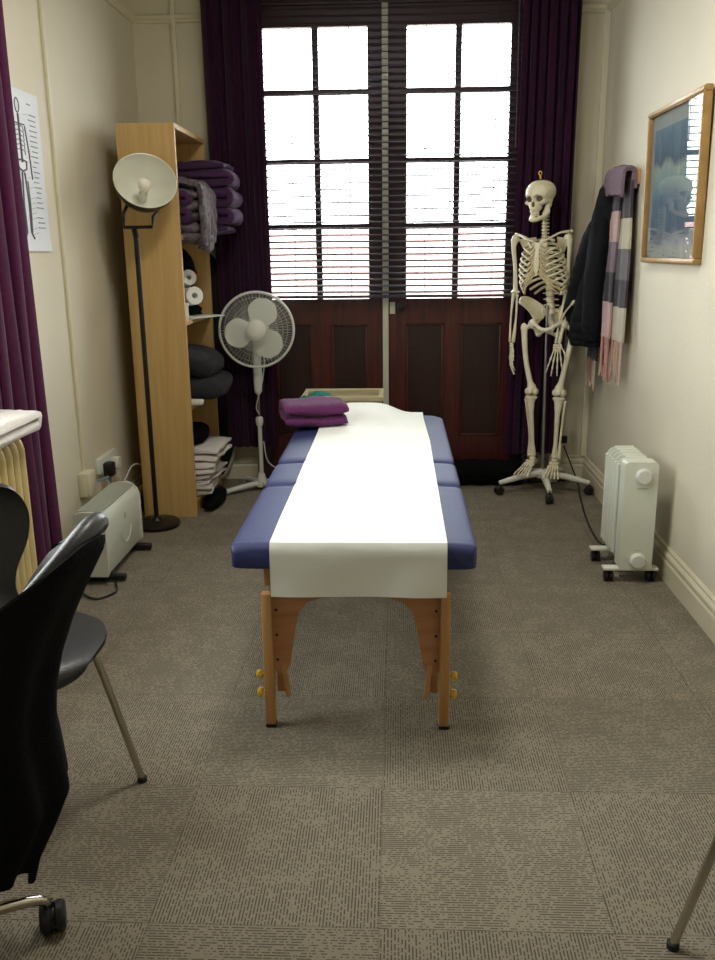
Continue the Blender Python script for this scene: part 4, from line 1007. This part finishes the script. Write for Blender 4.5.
def banded(name, stops, seedrot=0):
    """woven scarf: colour blocks along the cloth's length (object Z)"""
    m = mat(name, (120, 110, 115), 0.95, ns=80, na=0.1, bump=0.5, bs=160, sheen=0.3)
    nt = m.node_tree; N = nt.nodes; L = nt.links; bs_ = N['Principled BSDF']
    tc = N.new('ShaderNodeTexCoord'); sp = N.new('ShaderNodeSeparateXYZ'); L.new(tc.outputs['Object'], sp.inputs[0])
    mr = N.new('ShaderNodeMapRange'); mr.inputs[1].default_value = 0; mr.inputs[2].default_value = 1.1; L.new(sp.outputs[2], mr.inputs[0])
    cr = N.new('ShaderNodeValToRGB'); cr.color_ramp.interpolation = 'CONSTANT'
    while len(cr.color_ramp.elements) < len(stops): cr.color_ramp.elements.new(0.5)
    for e, (z, c) in zip(cr.color_ramp.elements, stops): e.position = z/1.1; e.color = (*lin(c), 1)
    L.new(mr.outputs[0], cr.inputs[0])
    nz = N.new('ShaderNodeTexNoise'); nz.inputs['Scale'].default_value = 140; L.new(tc.outputs['Object'], nz.inputs['Vector'])
    hs = N.new('ShaderNodeHueSaturation'); L.new(cr.outputs[0], hs.inputs['Color']); ma = N.new('ShaderNodeMath'); ma.operation = 'MULTIPLY_ADD'; ma.inputs[1].default_value = 0.5; ma.inputs[2].default_value = 0.75
    L.new(nz.outputs['Fac'], ma.inputs[0]); L.new(ma.outputs[0], hs.inputs['Value']); L.new(hs.outputs[0], bs_.inputs['Base Color'])
    return m
MAU, DKG, PNK, CRM, GRY, SAL = (120, 100, 112), (58, 52, 60), (196, 164, 160), (190, 182, 162), (100, 96, 100), (190, 132, 118)
# object z = 0 at strip hem (z 0.78)
SC1 = banded('scarf_wool_cream', [(0, CRM), (0.165, DKG), (0.30, GRY), (0.45, CRM), (0.595, DKG), (0.77, MAU)])
SC2 = banded('scarf_wool_pink', [(0, PNK), (0.18, (40, 36, 44)), (0.33, MAU), (0.48, PNK), (0.63, DKG), (0.80, MAU)])
SC3 = banded('scarf_wool_grey', [(0, DKG), (0.12, GRY), (0.7, MAU), (0.9, GRY)])
t = thing('checked_scarf', (1.10, 4.66, 0.70), 'long pink, cream and grey checked wool scarf with fringes hung over the jacket', 'scarf')
def strip(top, bot, y0t, y1t, y0b, y1b, xt, xb, m, ph, fr_m, fr_len=0.16, nf=7):
    def f(u, v):
        z = top+(bot-top)*v; k = v**0.8; y = (y0t*(1-u)+y1t*u)*(1-k)+(y0b*(1-u)+y1b*u)*k
        x = xt*(1-k)+xb*k + 0.008*math.sin(u*9+ph+v*2)
        return Vector((x, y+0.004*math.sin(v*9+ph), z))
    b = MB(); b.sheet(f, 16, 50, 0.012)
    for v in b.bm.verts: v.co -= Vector((0, 0, bot)); 
    for v in b.bm.verts: v.co += Vector((0, 0, bot))
    o = b.build('scarf_length', m, t, angle=80)
    # texture origin at the hem
    for v in o.data.vertices: v.co.z -= (bot-0.70)
    o.location.z += (bot-0.70)
    for i in range(nf):
        u = (i+0.5)/nf; p = f(u, 1.0)
        j = random.uniform(-0.02, 0.02)
        MB().tube([p+Vector((0, 0, 0.01)), p+Vector((0.004*math.sin(i*3), 0.006*math.sin(i*5+ph), -fr_len*0.5)), p+Vector((0.008*math.sin(i*2), 0.010*math.sin(i*4), -fr_len-j))], [0.008, 0.007, 0.005], 7, smooth=4).build('fringe_tassel', fr_m[i % len(fr_m)], t)
WPK = mat('fringe_pink_wool', (196, 146, 134), 0.95, ns=90, na=0.1, bump=0.4); WCR = mat('fringe_cream_wool', (186, 176, 158), 0.95, ns=90, na=0.1, bump=0.4)
strip(1.770, 0.945, 4.50, 4.69, 4.41, 4.58, 1.138, 1.115, SC1, 0.3, [WCR, WPK, WCR, WPK], 0.22, 6)
strip(1.765, 0.950, 4.66, 4.86, 4.57, 4.75, 1.122, 1.095, SC2, 2.0, [WPK, WPK, WCR], 0.23, 6)
strip(1.300, 0.790, 4.92, 5.08, 4.92, 5.12, 1.135, 1.110, SC3, 1.0, [WCR, WPK, WCR], 0.16, 6)
b = MB(); LP_ = catmull([(1.152, 0, 1.70), (1.150, 0, 1.765), (1.135, 0, 1.785), (1.112, 0, 1.787), (1.094, 0, 1.770), (1.088, 0, 1.66)], 6)
def loopf(u, v):
    k = v*(len(LP_)-1); i = min(int(k), len(LP_)-2); p = LP_[i].lerp(LP_[i+1], k-i)
    return Vector((p.x+0.005*math.sin(u*19), 4.49+0.38*u, p.z-0.020*(2*u-1)**4+0.004*math.sin(u*25)))
b.sheet(loopf, 30, 30, 0.016)
b.build('scarf_loop', mat('scarf_mauve_wool', MAU, 0.95, ns=90, na=0.12, bump=0.5, bs=150), t, angle=80)

# ================================================================== PICTURE + POSTER
t = thing('framed_picture', (XR, 3.91, 1.34), 'gilt framed blue landscape print behind glass on the right wall', 'picture'); t.rotation_euler = (0, R(-1.0), 0)
PY0, PY1, PZ0, PZ1 = 3.52, 4.275, 1.335, 1.985
b = MB()
for (a0, a1, c0, c1) in ((PY0, PY1, PZ0, PZ0+0.024), (PY0, PY1, PZ1-0.024, PZ1), (PY0, PY0+0.024, PZ0+0.024, PZ1-0.024), (PY1-0.024, PY1, PZ0+0.024, PZ1-0.024)):
    b.box(*bx(XR-0.030, XR, a0, a1, c0, c1), bev=0.005)
    b.box(*bx(XR-0.034, XR-0.024, a0+0.004, a1-0.004, c0+0.004, c1-0.004), bev=0.003)
b.build('frame', GOLD, t)
MB().box(*bx(XR-0.012, XR-0.002, PY0+0.02, PY1-0.02, PZ0+0.02, PZ1-0.02)).build('mount', mat('grey_mount_card', (150, 152, 146), 0.8, ns=20, na=0.02), t, smooth=False)
def art():
    m = mat('blue_landscape_print', (80, 120, 150), 0.8, ns=5, rgb2=(128, 160, 176), detail=8)
    nt = m.node_tree; N = nt.nodes; L = nt.links; bs_ = N['Principled BSDF']
    tc = N.new('ShaderNodeTexCoord'); sp = N.new('ShaderNodeSeparateXYZ'); L.new(tc.outputs['Object'], sp.inputs[0])
    nz = N.new('ShaderNodeTexNoise'); nz.inputs['Scale'].default_value = 5; nz.inputs['Detail'].default_value = 7; L.new(tc.outputs['Object'], nz.inputs['Vector'])
    ad = N.new('ShaderNodeMath'); ad.operation = 'MULTIPLY_ADD'; ad.inputs[1].default_value = 0.22; L.new(nz.outputs['Fac'], ad.inputs[0]); L.new(sp.outputs[2], ad.inputs[2])
    cr = N.new('ShaderNodeValToRGB'); st_ = [(0.08, (112, 116, 118)), (0.17, (150, 152, 160)), (0.24, (66, 84, 104)), (0.36, (78, 102, 122)), (0.44, (120, 142, 142)), (0.50, (140, 150, 140)), (0.53, (64, 82, 98)), (0.60, (84, 108, 124)), (0.68, (100, 124, 138))]
    while len(cr.color_ramp.elements) < len(st_): cr.color_ramp.elements.new(0.5)
    for e, (p_, c_) in zip(cr.color_ramp.elements, st_): e.position = p_; e.color = (*lin(c_), 1)
    L.new(ad.outputs[0], cr.inputs[0]); L.new(cr.outputs[0], bs_.inputs['Base Color']); return m
MB().box(*bx(XR-0.014, XR-0.0125, PY0+0.085, PY1-0.075, PZ0+0.075, PZ1-0.085)).build('print', art(), t, smooth=False)
MB().box(*bx(XR-0.022, XR-0.020, PY0+0.02, PY1-0.02, PZ0+0.02, PZ1-0.02)).build('glass_pane', PGLASS, t, smooth=False)

t = thing('anatomy_poster', (XL, 3.66, 1.41), 'white anatomy poster with a line drawn skeleton and notes, curling from the left wall', 'poster')
QY0, QY1, QZ0, QZ1 = 3.38, 3.835, 1.415, 2.035
INK = mat('grey_ink', (92, 96, 108), 0.8, ns=20, na=0.1); INKL = mat('pale_ink', (140, 144, 154), 0.8, ns=20, na=0.1)
PSH = mat('poster_paper', (214, 216, 222), 0.55, ns=6, na=0.02)
px = lambda y, z: XL+0.004+0.005*max(0, (QZ0+0.10-z)/0.10)**2*((y-QY0)/(QY1-QY0))
MB().sheet(lambda u, v: Vector((px(QY0+(QY1-QY0)*u, QZ0+(QZ1-QZ0)*v), QY0+(QY1-QY0)*u, QZ0+(QZ1-QZ0)*v)), 12, 30, 0.001).build('sheet', PSH, t)
b = MB(); yc = (QY0+QY1)/2+0.01; Xp = XL+0.0055
def ln(pts, r): b.tube([(px(y, z)+0.0012, y, z) for y, z in pts], r, 5)
for s_ in (-1, 1):
    ln([(yc+s_*0.012, 1.72), (yc+s_*0.025, 1.60), (yc+s_*0.020, 1.49), (yc+s_*0.045, 1.465)], 0.0045)
    ln([(yc+s_*0.035, 1.69), (yc+s_*0.040, 1.60), (yc+s_*0.032, 1.49)], 0.003)
    ln([(yc+s_*0.055, 1.90), (yc+s_*0.075, 1.80), (yc+s_*0.085, 1.70)], 0.0035)
    for k in range(6): ln([(yc, 1.90-k*0.018), (yc+s_*0.035, 1.895-k*0.018), (yc+s_*0.042, 1.88-k*0.018)], 0.0018)
    ln([(yc, 1.77), (yc+s_*0.04, 1.765), (yc+s_*0.035, 1.735), (yc, 1.725)], 0.004)
ln([(yc, 1.94), (yc, 1.76)], 0.005); ln([(yc-0.055, 1.905), (yc+0.055, 1.905)], 0.003)
for k in range(14): 
    a = 2*PI*k/14; a2 = 2*PI*(k+1)/14; ln([(yc+0.020*math.cos(a), 1.972+0.027*math.sin(a)), (yc+0.020*math.cos(a2), 1.972+0.027*math.sin(a2))], 0.0025)
b.build('skeleton_drawing', INK, t)
b = MB(); rr = random.Random(3)
for k in range(26):
    z = 1.99-k*0.020
    for s_ in (-1, 1):
        if rr.random() < 0.72: y0 = yc+s_*rr.uniform(0.10, 0.12); ln([(y0, z), (y0+s_*rr.uniform(0.03, 0.075), z)], 0.0022)
        if rr.random() < 0.4: ln([(yc+s_*0.045, z-0.008), (yc+s_*0.098, z)], 0.0008)
b.build('note_lines', INKL, t)

# ================================================================== OIL RADIATOR (right)
t = thing('oil_radiator', (1.02, 3.73, 0), 'white oil filled radiator on small castors by the right skirting', 'radiator')
rx0, rx1 = 0.925, 1.085; cxr = 1.020
ny = 5; ys = [3.675+i*0.050 for i in range(ny)]
def fin(y):
    b = MB(); out = []
    x0, x1, z0, z1, r = cxr-0.072, cxr+0.072, 0.078, 0.535, 0.035
    for (cx_, cz_, a0) in ((x1-r, z1-r, 0), (x0+r, z1-r, 90), (x0+r, z0+r, 180), (x1-r, z0+r, 270)):
        for k in range(7): a = R(a0+15*k); out.append((cx_+r*math.cos(a), cz_+r*math.sin(a)))
    b.prism(out, (0, y-0.004, 0), (1, 0, 0), (0, 0, 1), (0, 1, 0), 0.008)
    for x in (x0+0.004, x1-0.004): b.tube([(x, y, z0+0.03), (x, y, z1-0.03)], 0.011, 10)
    b.tube([(x0+0.03, y, z1-0.005), (x1-0.03, y, z1-0.005)], 0.011, 10)
    for x in (cxr-0.032, cxr, cxr+0.032): b.tube([(x, y, z0+0.04), (x, y, z1-0.04)], 0.014, 10)
    return b
for y in ys: fin(y).build('fin', HEATC, t, angle=50)
b = MB()
for z in (0.13, 0.485): b.tube([(cxr, 3.60, z), (cxr, 3.90, z)], 0.026, 14)
b.build('oil_tubes', HEATC, t)
b = MB(); out = []
x0, x1, z0, z1, r = cxr-0.070, cxr+0.070, 0.062, 0.538, 0.018
for (cx_, cz_, a0) in ((x1-r, z1-r, 0), (x0+r, z1-r, 90), (x0+r, z0+r, 180), (x1-r, z0+r, 270)):
    for k in range(5): a = R(a0+22.5*k); out.append((cx_+r*math.cos(a), cz_+r*math.sin(a)))
b.prism(out, (0, 3.565, 0), (1, 0, 0), (0, 0, 1), (0, 1, 0), 0.075)
b.build('control_box', HEATC, t, angle=50)
for z, nm in ((0.478, 'thermostat_dial'), (0.105, 'power_dial')):
    MB().lathe([(0, -0.001), (0.034, -0.001), (0.033, 0.016), (0.028, 0.022), (0, 0.023)], (cxr+0.008, 3.566, z), (0, -1, 0), 28).build(nm, WPLAS, t)
b = MB(); b.box((cxr+0.008, 3.5645, 0.425), (0.05, 0.002, 0.004)); b.box((cxr+0.008, 3.5645, 0.152), (0.03, 0.002, 0.003)); b.build('scale_mark', GRILL, t)
for y in (3.60, 3.855):
    f_ = MB().box((cxr-0.012, y, 0.060), (0.235, 0.05, 0.012), bev=0.004).build('foot_bar', WMET, t)
    for s_ in (-1, 1):
        b = MB(); x = cxr-0.012+s_*0.090
        for o_ in (-0.011, 0.011): b.cyl((x+o_, y, 0.024), 0.024, 0.016, (1, 0, 0), 18, 0.004)
        b.tube([(x, y, 0.03), (x, y, 0.056)], 0.006, 8); b.build('castor', BLACKP, f_)
MB().tube([(cxr-0.02, 3.88, 0.10), (cxr-0.04, 4.00, 0.03), (cxr-0.02, 4.40, 0.008), (1.06, 4.9, 0.008), (1.10, 5.16, 0.012), (1.075, 5.26, 0.10), (1.03, 5.31, 0.22)], 0.0045, 8, smooth=8).build('power_cord', BLACKP, t)
t = thing('wall_socket', (1.03, YB, 0.26), 'white wall socket low on the back wall behind the skeleton', 'socket')
MB().box((1.03, YB-0.006, 0.27), (0.086, 0.012, 0.086), bev=0.003).build('face_plate', WPLAS, t)
MB().box((1.03, YB-0.026, 0.255), (0.045, 0.030, 0.045), bev=0.006).build('plug', BLACKP, t)
t = thing('storage_tube', (0.965, 5.30, 0), 'tall narrow white box standing behind the skeleton by the corner', 'box')
MB().box((0.962, 5.285, 0.225), (0.055, 0.05, 0.45), bev=0.006).build('box_body', WPLAS, t); MB().box((0.962, 5.285, 0.455), (0.059, 0.054, 0.012), bev=0.003).build('lid', WPLAS, t)
b = MB(); b.ell((0.862, 5.262, 0.085), (0.088, 0.062, 0.085)); b.jitter(0.018, 12, 4); b.jitter(0.008, 30, 4)
tag(b.build('canvas_bag', TAUPE, angle=80), 'crumpled grey brown canvas bag on the floor behind the skeleton stand', 'bag')

# ================================================================== CONVECTOR HEATER (left)
t = thing('convector_heater', (-1.32, 3.78, 0), 'pale convector heater on black feet standing by the left wall sockets', 'heater')
HY0, HY1 = 3.50, 4.03; hx0, hx1 = -1.385, -1.255
profh = [(hx0, 0.045), (hx1-0.006, 0.045), (hx1, 0.055), (hx1, 0.265), (hx1-0.010, 0.295), (hx1-0.030, 0.318), (hx1-0.058, 0.330), (hx1-0.095, 0.328), (hx0+0.006, 0.318), (hx0, 0.305)]
b = MB(); b.prism(profh, (0, HY0+0.012, 0), (1, 0, 0), (0, 0, 1), (0, 1, 0), HY1-HY0-0.024); b.build('heater_case', HEATC, t, angle=35)
for y, s_ in ((HY0, 1), (HY1-0.014, 1)):
    ex = [(x+(0.004 if x > -1.32 else -0.004), z+(0.004 if z > 0.2 else -0.004)) for x, z in profh]
    MB().prism(ex, (0, y, 0), (1, 0, 0), (0, 0, 1), (0, 1, 0), 0.014).build('end_cap', HEATC, t, smooth=False)
b = MB()
for k in range(11): 
    f_ = k/10; x = hx1-0.022-0.095*f_; z = 0.325+0.008*math.sin(f_*PI*0.8)
    b.box((x, (HY0+HY1)/2, z+0.001), (0.0045, HY1-HY0-0.05, 0.006))
b.build('top_grille', GRILL, t, smooth=False)
b = MB(); b.lathe([(0, 0), (0.016, 0), (0.014, 0.002), (0, 0.002)], (hx1, 3.79, 0.235), (1, 0, 0), 20); b.build('badge', GRILL, t)
b = MB(); b.tube([(hx1+0.001, 3.79+0.07*math.cos(a/10*PI+PI), 0.17+0.06*math.sin(a/10*PI+PI)) for a in range(11)], 0.0018, 6); b.build('embossed_arc', HEATC, t)
for y in (3.56, 3.97): MB().box((-1.315, y, 0.022), (0.24, 0.035, 0.030), bev=0.010, seg=3).build('foot', BLACKP, t)
MB().tube([(-1.36, 3.50, 0.09), (-1.34, 3.40, 0.02), (-1.26, 3.34, 0.007), (-1.20, 3.42, 0.007), (-1.235, 3.53, 0.008)], 0.0045, 8, smooth=8).build('power_cord', BLACKP, t)

# ================================================================== SOCKETS on left wall
t = thing('junction_box', (XL, 3.95, 0.28), 'cream square junction box on the left wall above the heater', 'junction box')
MB().box((XL+0.022, 3.945, 0.345), (0.044, 0.105, 0.115), bev=0.005).build('box_body', TRIM, t); MB().box((XL+0.0465, 3.945, 0.345), (0.005, 0.098, 0.108), bev=0.002).build('cover', TRIM, t)
t = thing('double_socket', (XL, 4.28, 0.32), 'white double wall socket with a black and a white plug', 'socket')
MB().box((XL+0.012, 4.28, 0.375), (0.024, 0.29, 0.075), bev=0.004).build('face_plate', WPLAS, t)
MB().box((XL+0.048, 4.205, 0.35), (0.05, 0.055, 0.07), bev=0.008).build('black_plug', BLACKP, t)
MB().box((XL+0.044, 4.33, 0.355), (0.042, 0.055, 0.06), bev=0.010).build('white_plug', WPLAS, t)
MB().tube([(XL+0.05, 4.205, 0.32), (XL+0.055, 4.18, 0.22), (XL+0.06, 4.10, 0.12), (XL+0.09, 3.98, 0.10)], 0.004, 8, smooth=6).build('black_cord', BLACKP, t)
MB().tube([(XL+0.05, 4.33, 0.33), (XL+0.06, 4.36, 0.24), (XL+0.08, 4.48, 0.30), (XL+0.10, 4.60, 0.26), (XL+0.08, 4.9, 0.05)], 0.003, 8, smooth=6).build('white_cord', WPLAS, t)
BLUEC = mat('pale_blue_cable', (110, 140, 160), 0.5)
MB().tube([(XL+0.06, 3.99, 0.345), (XL+0.075, 4.06, 0.34), (XL+0.07, 4.12, 0.325), (XL+0.08, 4.17, 0.24)], 0.006, 8, smooth=6).build('blue_cord', BLUEC, t)
t = thing('heating_pipe', (XL+0.055, 3.9, 0.075), 'cream heating pipe running along the left skirting', 'pipe')
MB().tube([(XL+0.045, 1.4, 0.105), (XL+0.045, 5.25, 0.105)], 0.019, 14).build('pipe_run', CREAMR, t)
b = MB()
for y in (2.2, 3.3, 4.45): b.lathe([(0.018, -0.012), (0.025, -0.012), (0.025, 0.012), (0.018, 0.012)], (XL+0.045, y, 0.105), (0, 1, 0), 16)
b.build('pipe_clip', CREAMR, t)

# ================================================================== COLUMN RADIATOR (left) with towel
t = thing('column_radiator', (-1.385, 2.5, 0), 'cream column radiator along the left wall with a white towel on it', 'radiator')
for i in range(22):
    y = 2.965-i*0.052
    b = MB()
    for x in (-1.345, -1.395): b.tube([(x, y, 0.14), (x, y, 0.735)], 0.019, 12)
    b.tube([(-1.345, y, 0.73), (-1.352, y, 0.755), (-1.37, y, 0.767), (-1.388, y, 0.755), (-1.395, y, 0.73)], 0.019, 10, smooth=3)
    b.tube([(-1.345, y, 0.15), (-1.352, y, 0.125), (-1.37, y, 0.115), (-1.388, y, 0.125), (-1.395, y, 0.15)], 0.019, 10, smooth=3)
    b.build('radiator_column', CREAMR, t)
b = MB(); b.tube([(-1.37, 2.95, 0.20), (-1.37, 1.88, 0.20)], 0.02, 10); b.tube([(-1.37, 2.95, 0.70), (-1.37, 1.88, 0.70)], 0.02, 10); b.build('header_tube', CREAMR, t)
b = MB(); b.tube([(-1.37, 2.96, 0.20), (-1.37, 3.02, 0.20), (-1.39, 3.03, 0.16), (-1.44, 3.03, 0.12)], 0.015, 10, smooth=4); b.lathe([(0, 0), (0.024, 0), (0.026, 0.03), (0.02, 0.06), (0, 0.065)], (-1.37, 3.02, 0.20), (0, 0, 1), 16); b.build('radiator_valve', CREAMR, t)
for y in (2.913, 1.92): MB().tube([(-1.37, y, 0.12), (-1.37, y, 0.0)], 0.016, 10).build('foot', CREAMR, t)
folded('folded_towel', TOWEL, (-1.375, 2.64, 0.787), (0.20, 0.74, 0.080), R(0), 2, 'thick white folded towel on top of the cream radiator', 'towel', seed=40, jit=0.010)

# ================================================================== CHAIRS
def shell_chair(label, loc, rz, ft):
    t = thing('shell_chair', loc, label, 'chair', rz=rz)
    P = catmull([(-0.222, 0.405, 0.06), (-0.215, 0.432, 0.10), (-0.17, 0.452, 0.165), (-0.07, 0.452, 0.208), (0.06, 0.446, 0.195), (0.15, 0.455, 0.145), (0.205, 0.50, 0.100), (0.235, 0.56, 0.112), (0.260, 0.64, 0.165), (0.280, 0.72, 0.180), (0.292, 0.785, 0.140), (0.297, 0.808, 0.05)], 6)
    def f(u, v):
        k = v*(len(P)-1); i = min(int(k), len(P)-2); p = P[i].lerp(P[i+1], k-i); s_ = 2*u-1; s2 = math.sin(s_*PI/2)
        dish = 0.022*s2*s2
        if v < 0.45: return Vector((p.z*s2, p.x, p.y+dish*0.5))
        return Vector((p.z*s2, p.x-dish*1.3, p.y))
    b = MB(); b.sheet(f, 26, 70, 0.012); b.build('seat_shell', LEATH, t, world=False, angle=80)
    MB().box((0, 0, 0.425), (0.17, 0.17, 0.022), bev=0.006).build('mount_plate', BLACKP, t, world=False)
    for sx_ in (-1, 1):
        for sy_ in (-1, 1):
            foot = ft if sy_ < 0 else (ft[0]*0.32, 0.22)
            lg = MB().tube([(sx_*0.02, sy_*0.02, 0.410), (sx_*0.09, sy_*0.08, 0.412), (sx_*(foot[0]*0.56), sy_*(foot[1]*0.80), 0.412), (sx_*(foot[0]*0.66), sy_*(foot[1]*0.85), 0.375), (sx_*foot[0], sy_*foot[1], 0.008)], 0.0095, 12, smooth=6).build('leg', CHROME, t, world=False)
            MB().cyl((sx_*foot[0], sy_*foot[1], 0.007), 0.013, 0.014, seg=14).build('foot_cap', RUBBER, lg, world=False)
    return t
shell_chair('black shell chair with chrome legs behind the draped office chair', (-0.972, 1.985, 0), R(47), (0.25, 0.14))
shell_chair('chair at the right edge with only one slanting chrome leg in view', (0.925, 1.47, 0), R(200), (0.315, 0.17))

t = thing('office_chair', (-0.93, 1.33, 0), 'black leather office chair on a chrome base with castors, black cardigan over its back', 'office chair')
def backp(u, v):
    s_ = 2*u-1; top = 0.895-0.10*abs(s_-0.25)**1.7*(1.15 if s_ < 0.25 else 1.7); z = 0.46+(top-0.46)*v
    y = 1.53+0.20*s_*(0.62+0.38*v); x = -0.585-0.085*(s_-0.3)**2*(1.0 if s_ < 0.3 else 3.2)-0.20*(1-v)**0.8
    return Vector((x, y, z))
b = MB(); b.sheet(backp, 30, 26, 0.030); bk = b.build('backrest', LEATH, t, angle=80)
b = MB(); b.tube([backp(k/40, 1.0)+Vector((0, 0, 0.004)) for k in range(41)], [0.012, 0.018, 0.021, 0.020, 0.014], 12); b.tube([backp(0.0, 1-k/12) for k in range(13)], 0.013, 10); b.tube([backp(1.0, 1-k/12) for k in range(13)], 0.014, 10)
b.build('padded_rim', LEATH, bk, angle=80)
b = MB(); b.tube([backp(0.04+0.92*k/60, 1.0)+Vector((0.017, 0, 0.010)) for k in range(61)], 0.0018, 5); b.build('stitching', STITCH, bk)
b = MB(); b.lathe([(0, 0), (0.20, 0), (0.205, 0.02), (0.21, 0.045), (0.19, 0.07), (0.12, 0.078), (0, 0.075)], (-0.935, 1.45, 0.40), seg=40); b.build('seat', LEATH, t)
b = MB(); b.tube([(-0.90, 1.38, 0.12), (-0.90, 1.40, 0.40)], 0.025, 14); b.build('gas_lift', BLACKP, t)
MB().lathe([(0, 0.075), (0.04, 0.08), (0.038, 0.13), (0, 0.13)], (-0.90, 1.38, 0), seg=20).build('base_hub', CHROME, t)
bc = Vector((-0.90, 1.38, 0)); a0 = math.atan2(1.528-1.38, -0.738+0.90)
for k in range(5):
    a = a0+2*PI*k/5; d = Vector((math.cos(a), math.sin(a), 0)); L_ = 0.215
    ar = MB(); ar.tube([bc+d*0.03+Vector((0, 0, 0.115)), bc+d*0.12+Vector((0, 0, 0.112)), bc+d*L_*0.92+Vector((0, 0, 0.088)), bc+d*L_+Vector((0, 0, 0.070))], [0.014, 0.013, 0.011, 0.009], 12, smooth=4); ar = ar.build('base_arm', CHROME, t)
    e = bc+d*(L_+0.008); n_ = Vector((-d.y, d.x, 0)) if k else Vector((0.94, 0.34, 0)); b = MB()
    for o_ in (-0.014, 0.014): b.cyl(e+n_*o_+Vector((0, 0, 0.033)), 0.033, 0.024, n_, 22, 0.006)
    b.ell(e+Vector((0, 0, 0.046)), (0.024, 0.024, 0.016)); b.tube([e+Vector((0, 0, 0.045)), e+Vector((0, 0, 0.075))], 0.007, 8); b.build('castor', BLACKP, ar)
# cardigan hanging over the back of the office chair, reaching almost to the castor
cpts = [(0.86, -0.566), (0.79, -0.606), (0.72, -0.642), (0.65, -0.670), (0.58, -0.688), (0.50, -0.694), (0.42, -0.684), (0.34, -0.676), (0.26, -0.708), (0.18, -0.745), (0.13, -0.765)]
def card(u, v):
    y = 1.26+0.47*u; hem = 0.205 - 0.080*math.exp(-((u-0.66)/0.16)**2) + 0.008*math.sin(u*15)
    top = 0.79 + 0.10*math.sin(PI*min(1, max(0, u*0.9+0.05)))
    z = top+(hem-top)*v; k = (0.86-z)/0.73*(len(cpts)-1); k = max(0, min(len(cpts)-1.001, k)); i = int(k); x = cpts[i][1]*(1-(k-i))+cpts[i+1][1]*(k-i)
    fold = 0.010*math.sin(u*22+v*2)*(0.1+0.9*v)
    curve = (-0.30*(u-0.62)**2 if u < 0.62 else -0.95*(u-0.62)**2)*(1-0.3*v)
    yy = 1.46+(y-1.46)*(1-0.42*v*v)
    return Vector((x+fold+curve, yy, z))
b = MB(); b.sheet(card, 50, 60, 0.006)
c_ = thing('black_cardigan', (-0.6, 1.43, 0.13), 'long black cardigan draped over the back of the office chair almost to its castor', 'cardigan')
b.build('hanging_front', CLOTHB, c_, angle=80)
def card2(u, v):  # the part folded over onto the seat side
    y = 1.28+0.36*u; P_ = [(-0.562, 0.80), (-0.565, 0.855), (-0.60, 0.90), (-0.645, 0.86), (-0.665, 0.75), (-0.68, 0.60)]
    k = v*5*0.999; i = int(k); x = P_[i][0]*(1-(k-i))+P_[i+1][0]*(k-i); z = P_[i][1]*(1-(k-i))+P_[i+1][1]*(k-i)
    return Vector((x-0.45*(u-0.62)**2, y, z-0.30*(u-0.62)**2))

# ================================================================== CEILING LAMP (above the frame)
t = thing('ceiling_light', (-0.15, 2.7, 2.98), 'round flush ceiling light with white rim, above the room centre', 'ceiling light')
MB().lathe([(0, 3.10), (0.20, 3.10), (0.20, 3.06), (0.17, 3.03), (0.15, 3.03), (0.15, 3.05), (0, 3.05)], (-0.15, 2.7, 0), seg=40).build('rim', WMET, t)
MB().lathe([(0, 3.035), (0.14, 3.035), (0.145, 3.048), (0, 3.049)], (-0.15, 2.7, 0), seg=40).build('diffuser', emis('lit_diffuser', (1.0, 0.93, 0.8), 6.0), t)
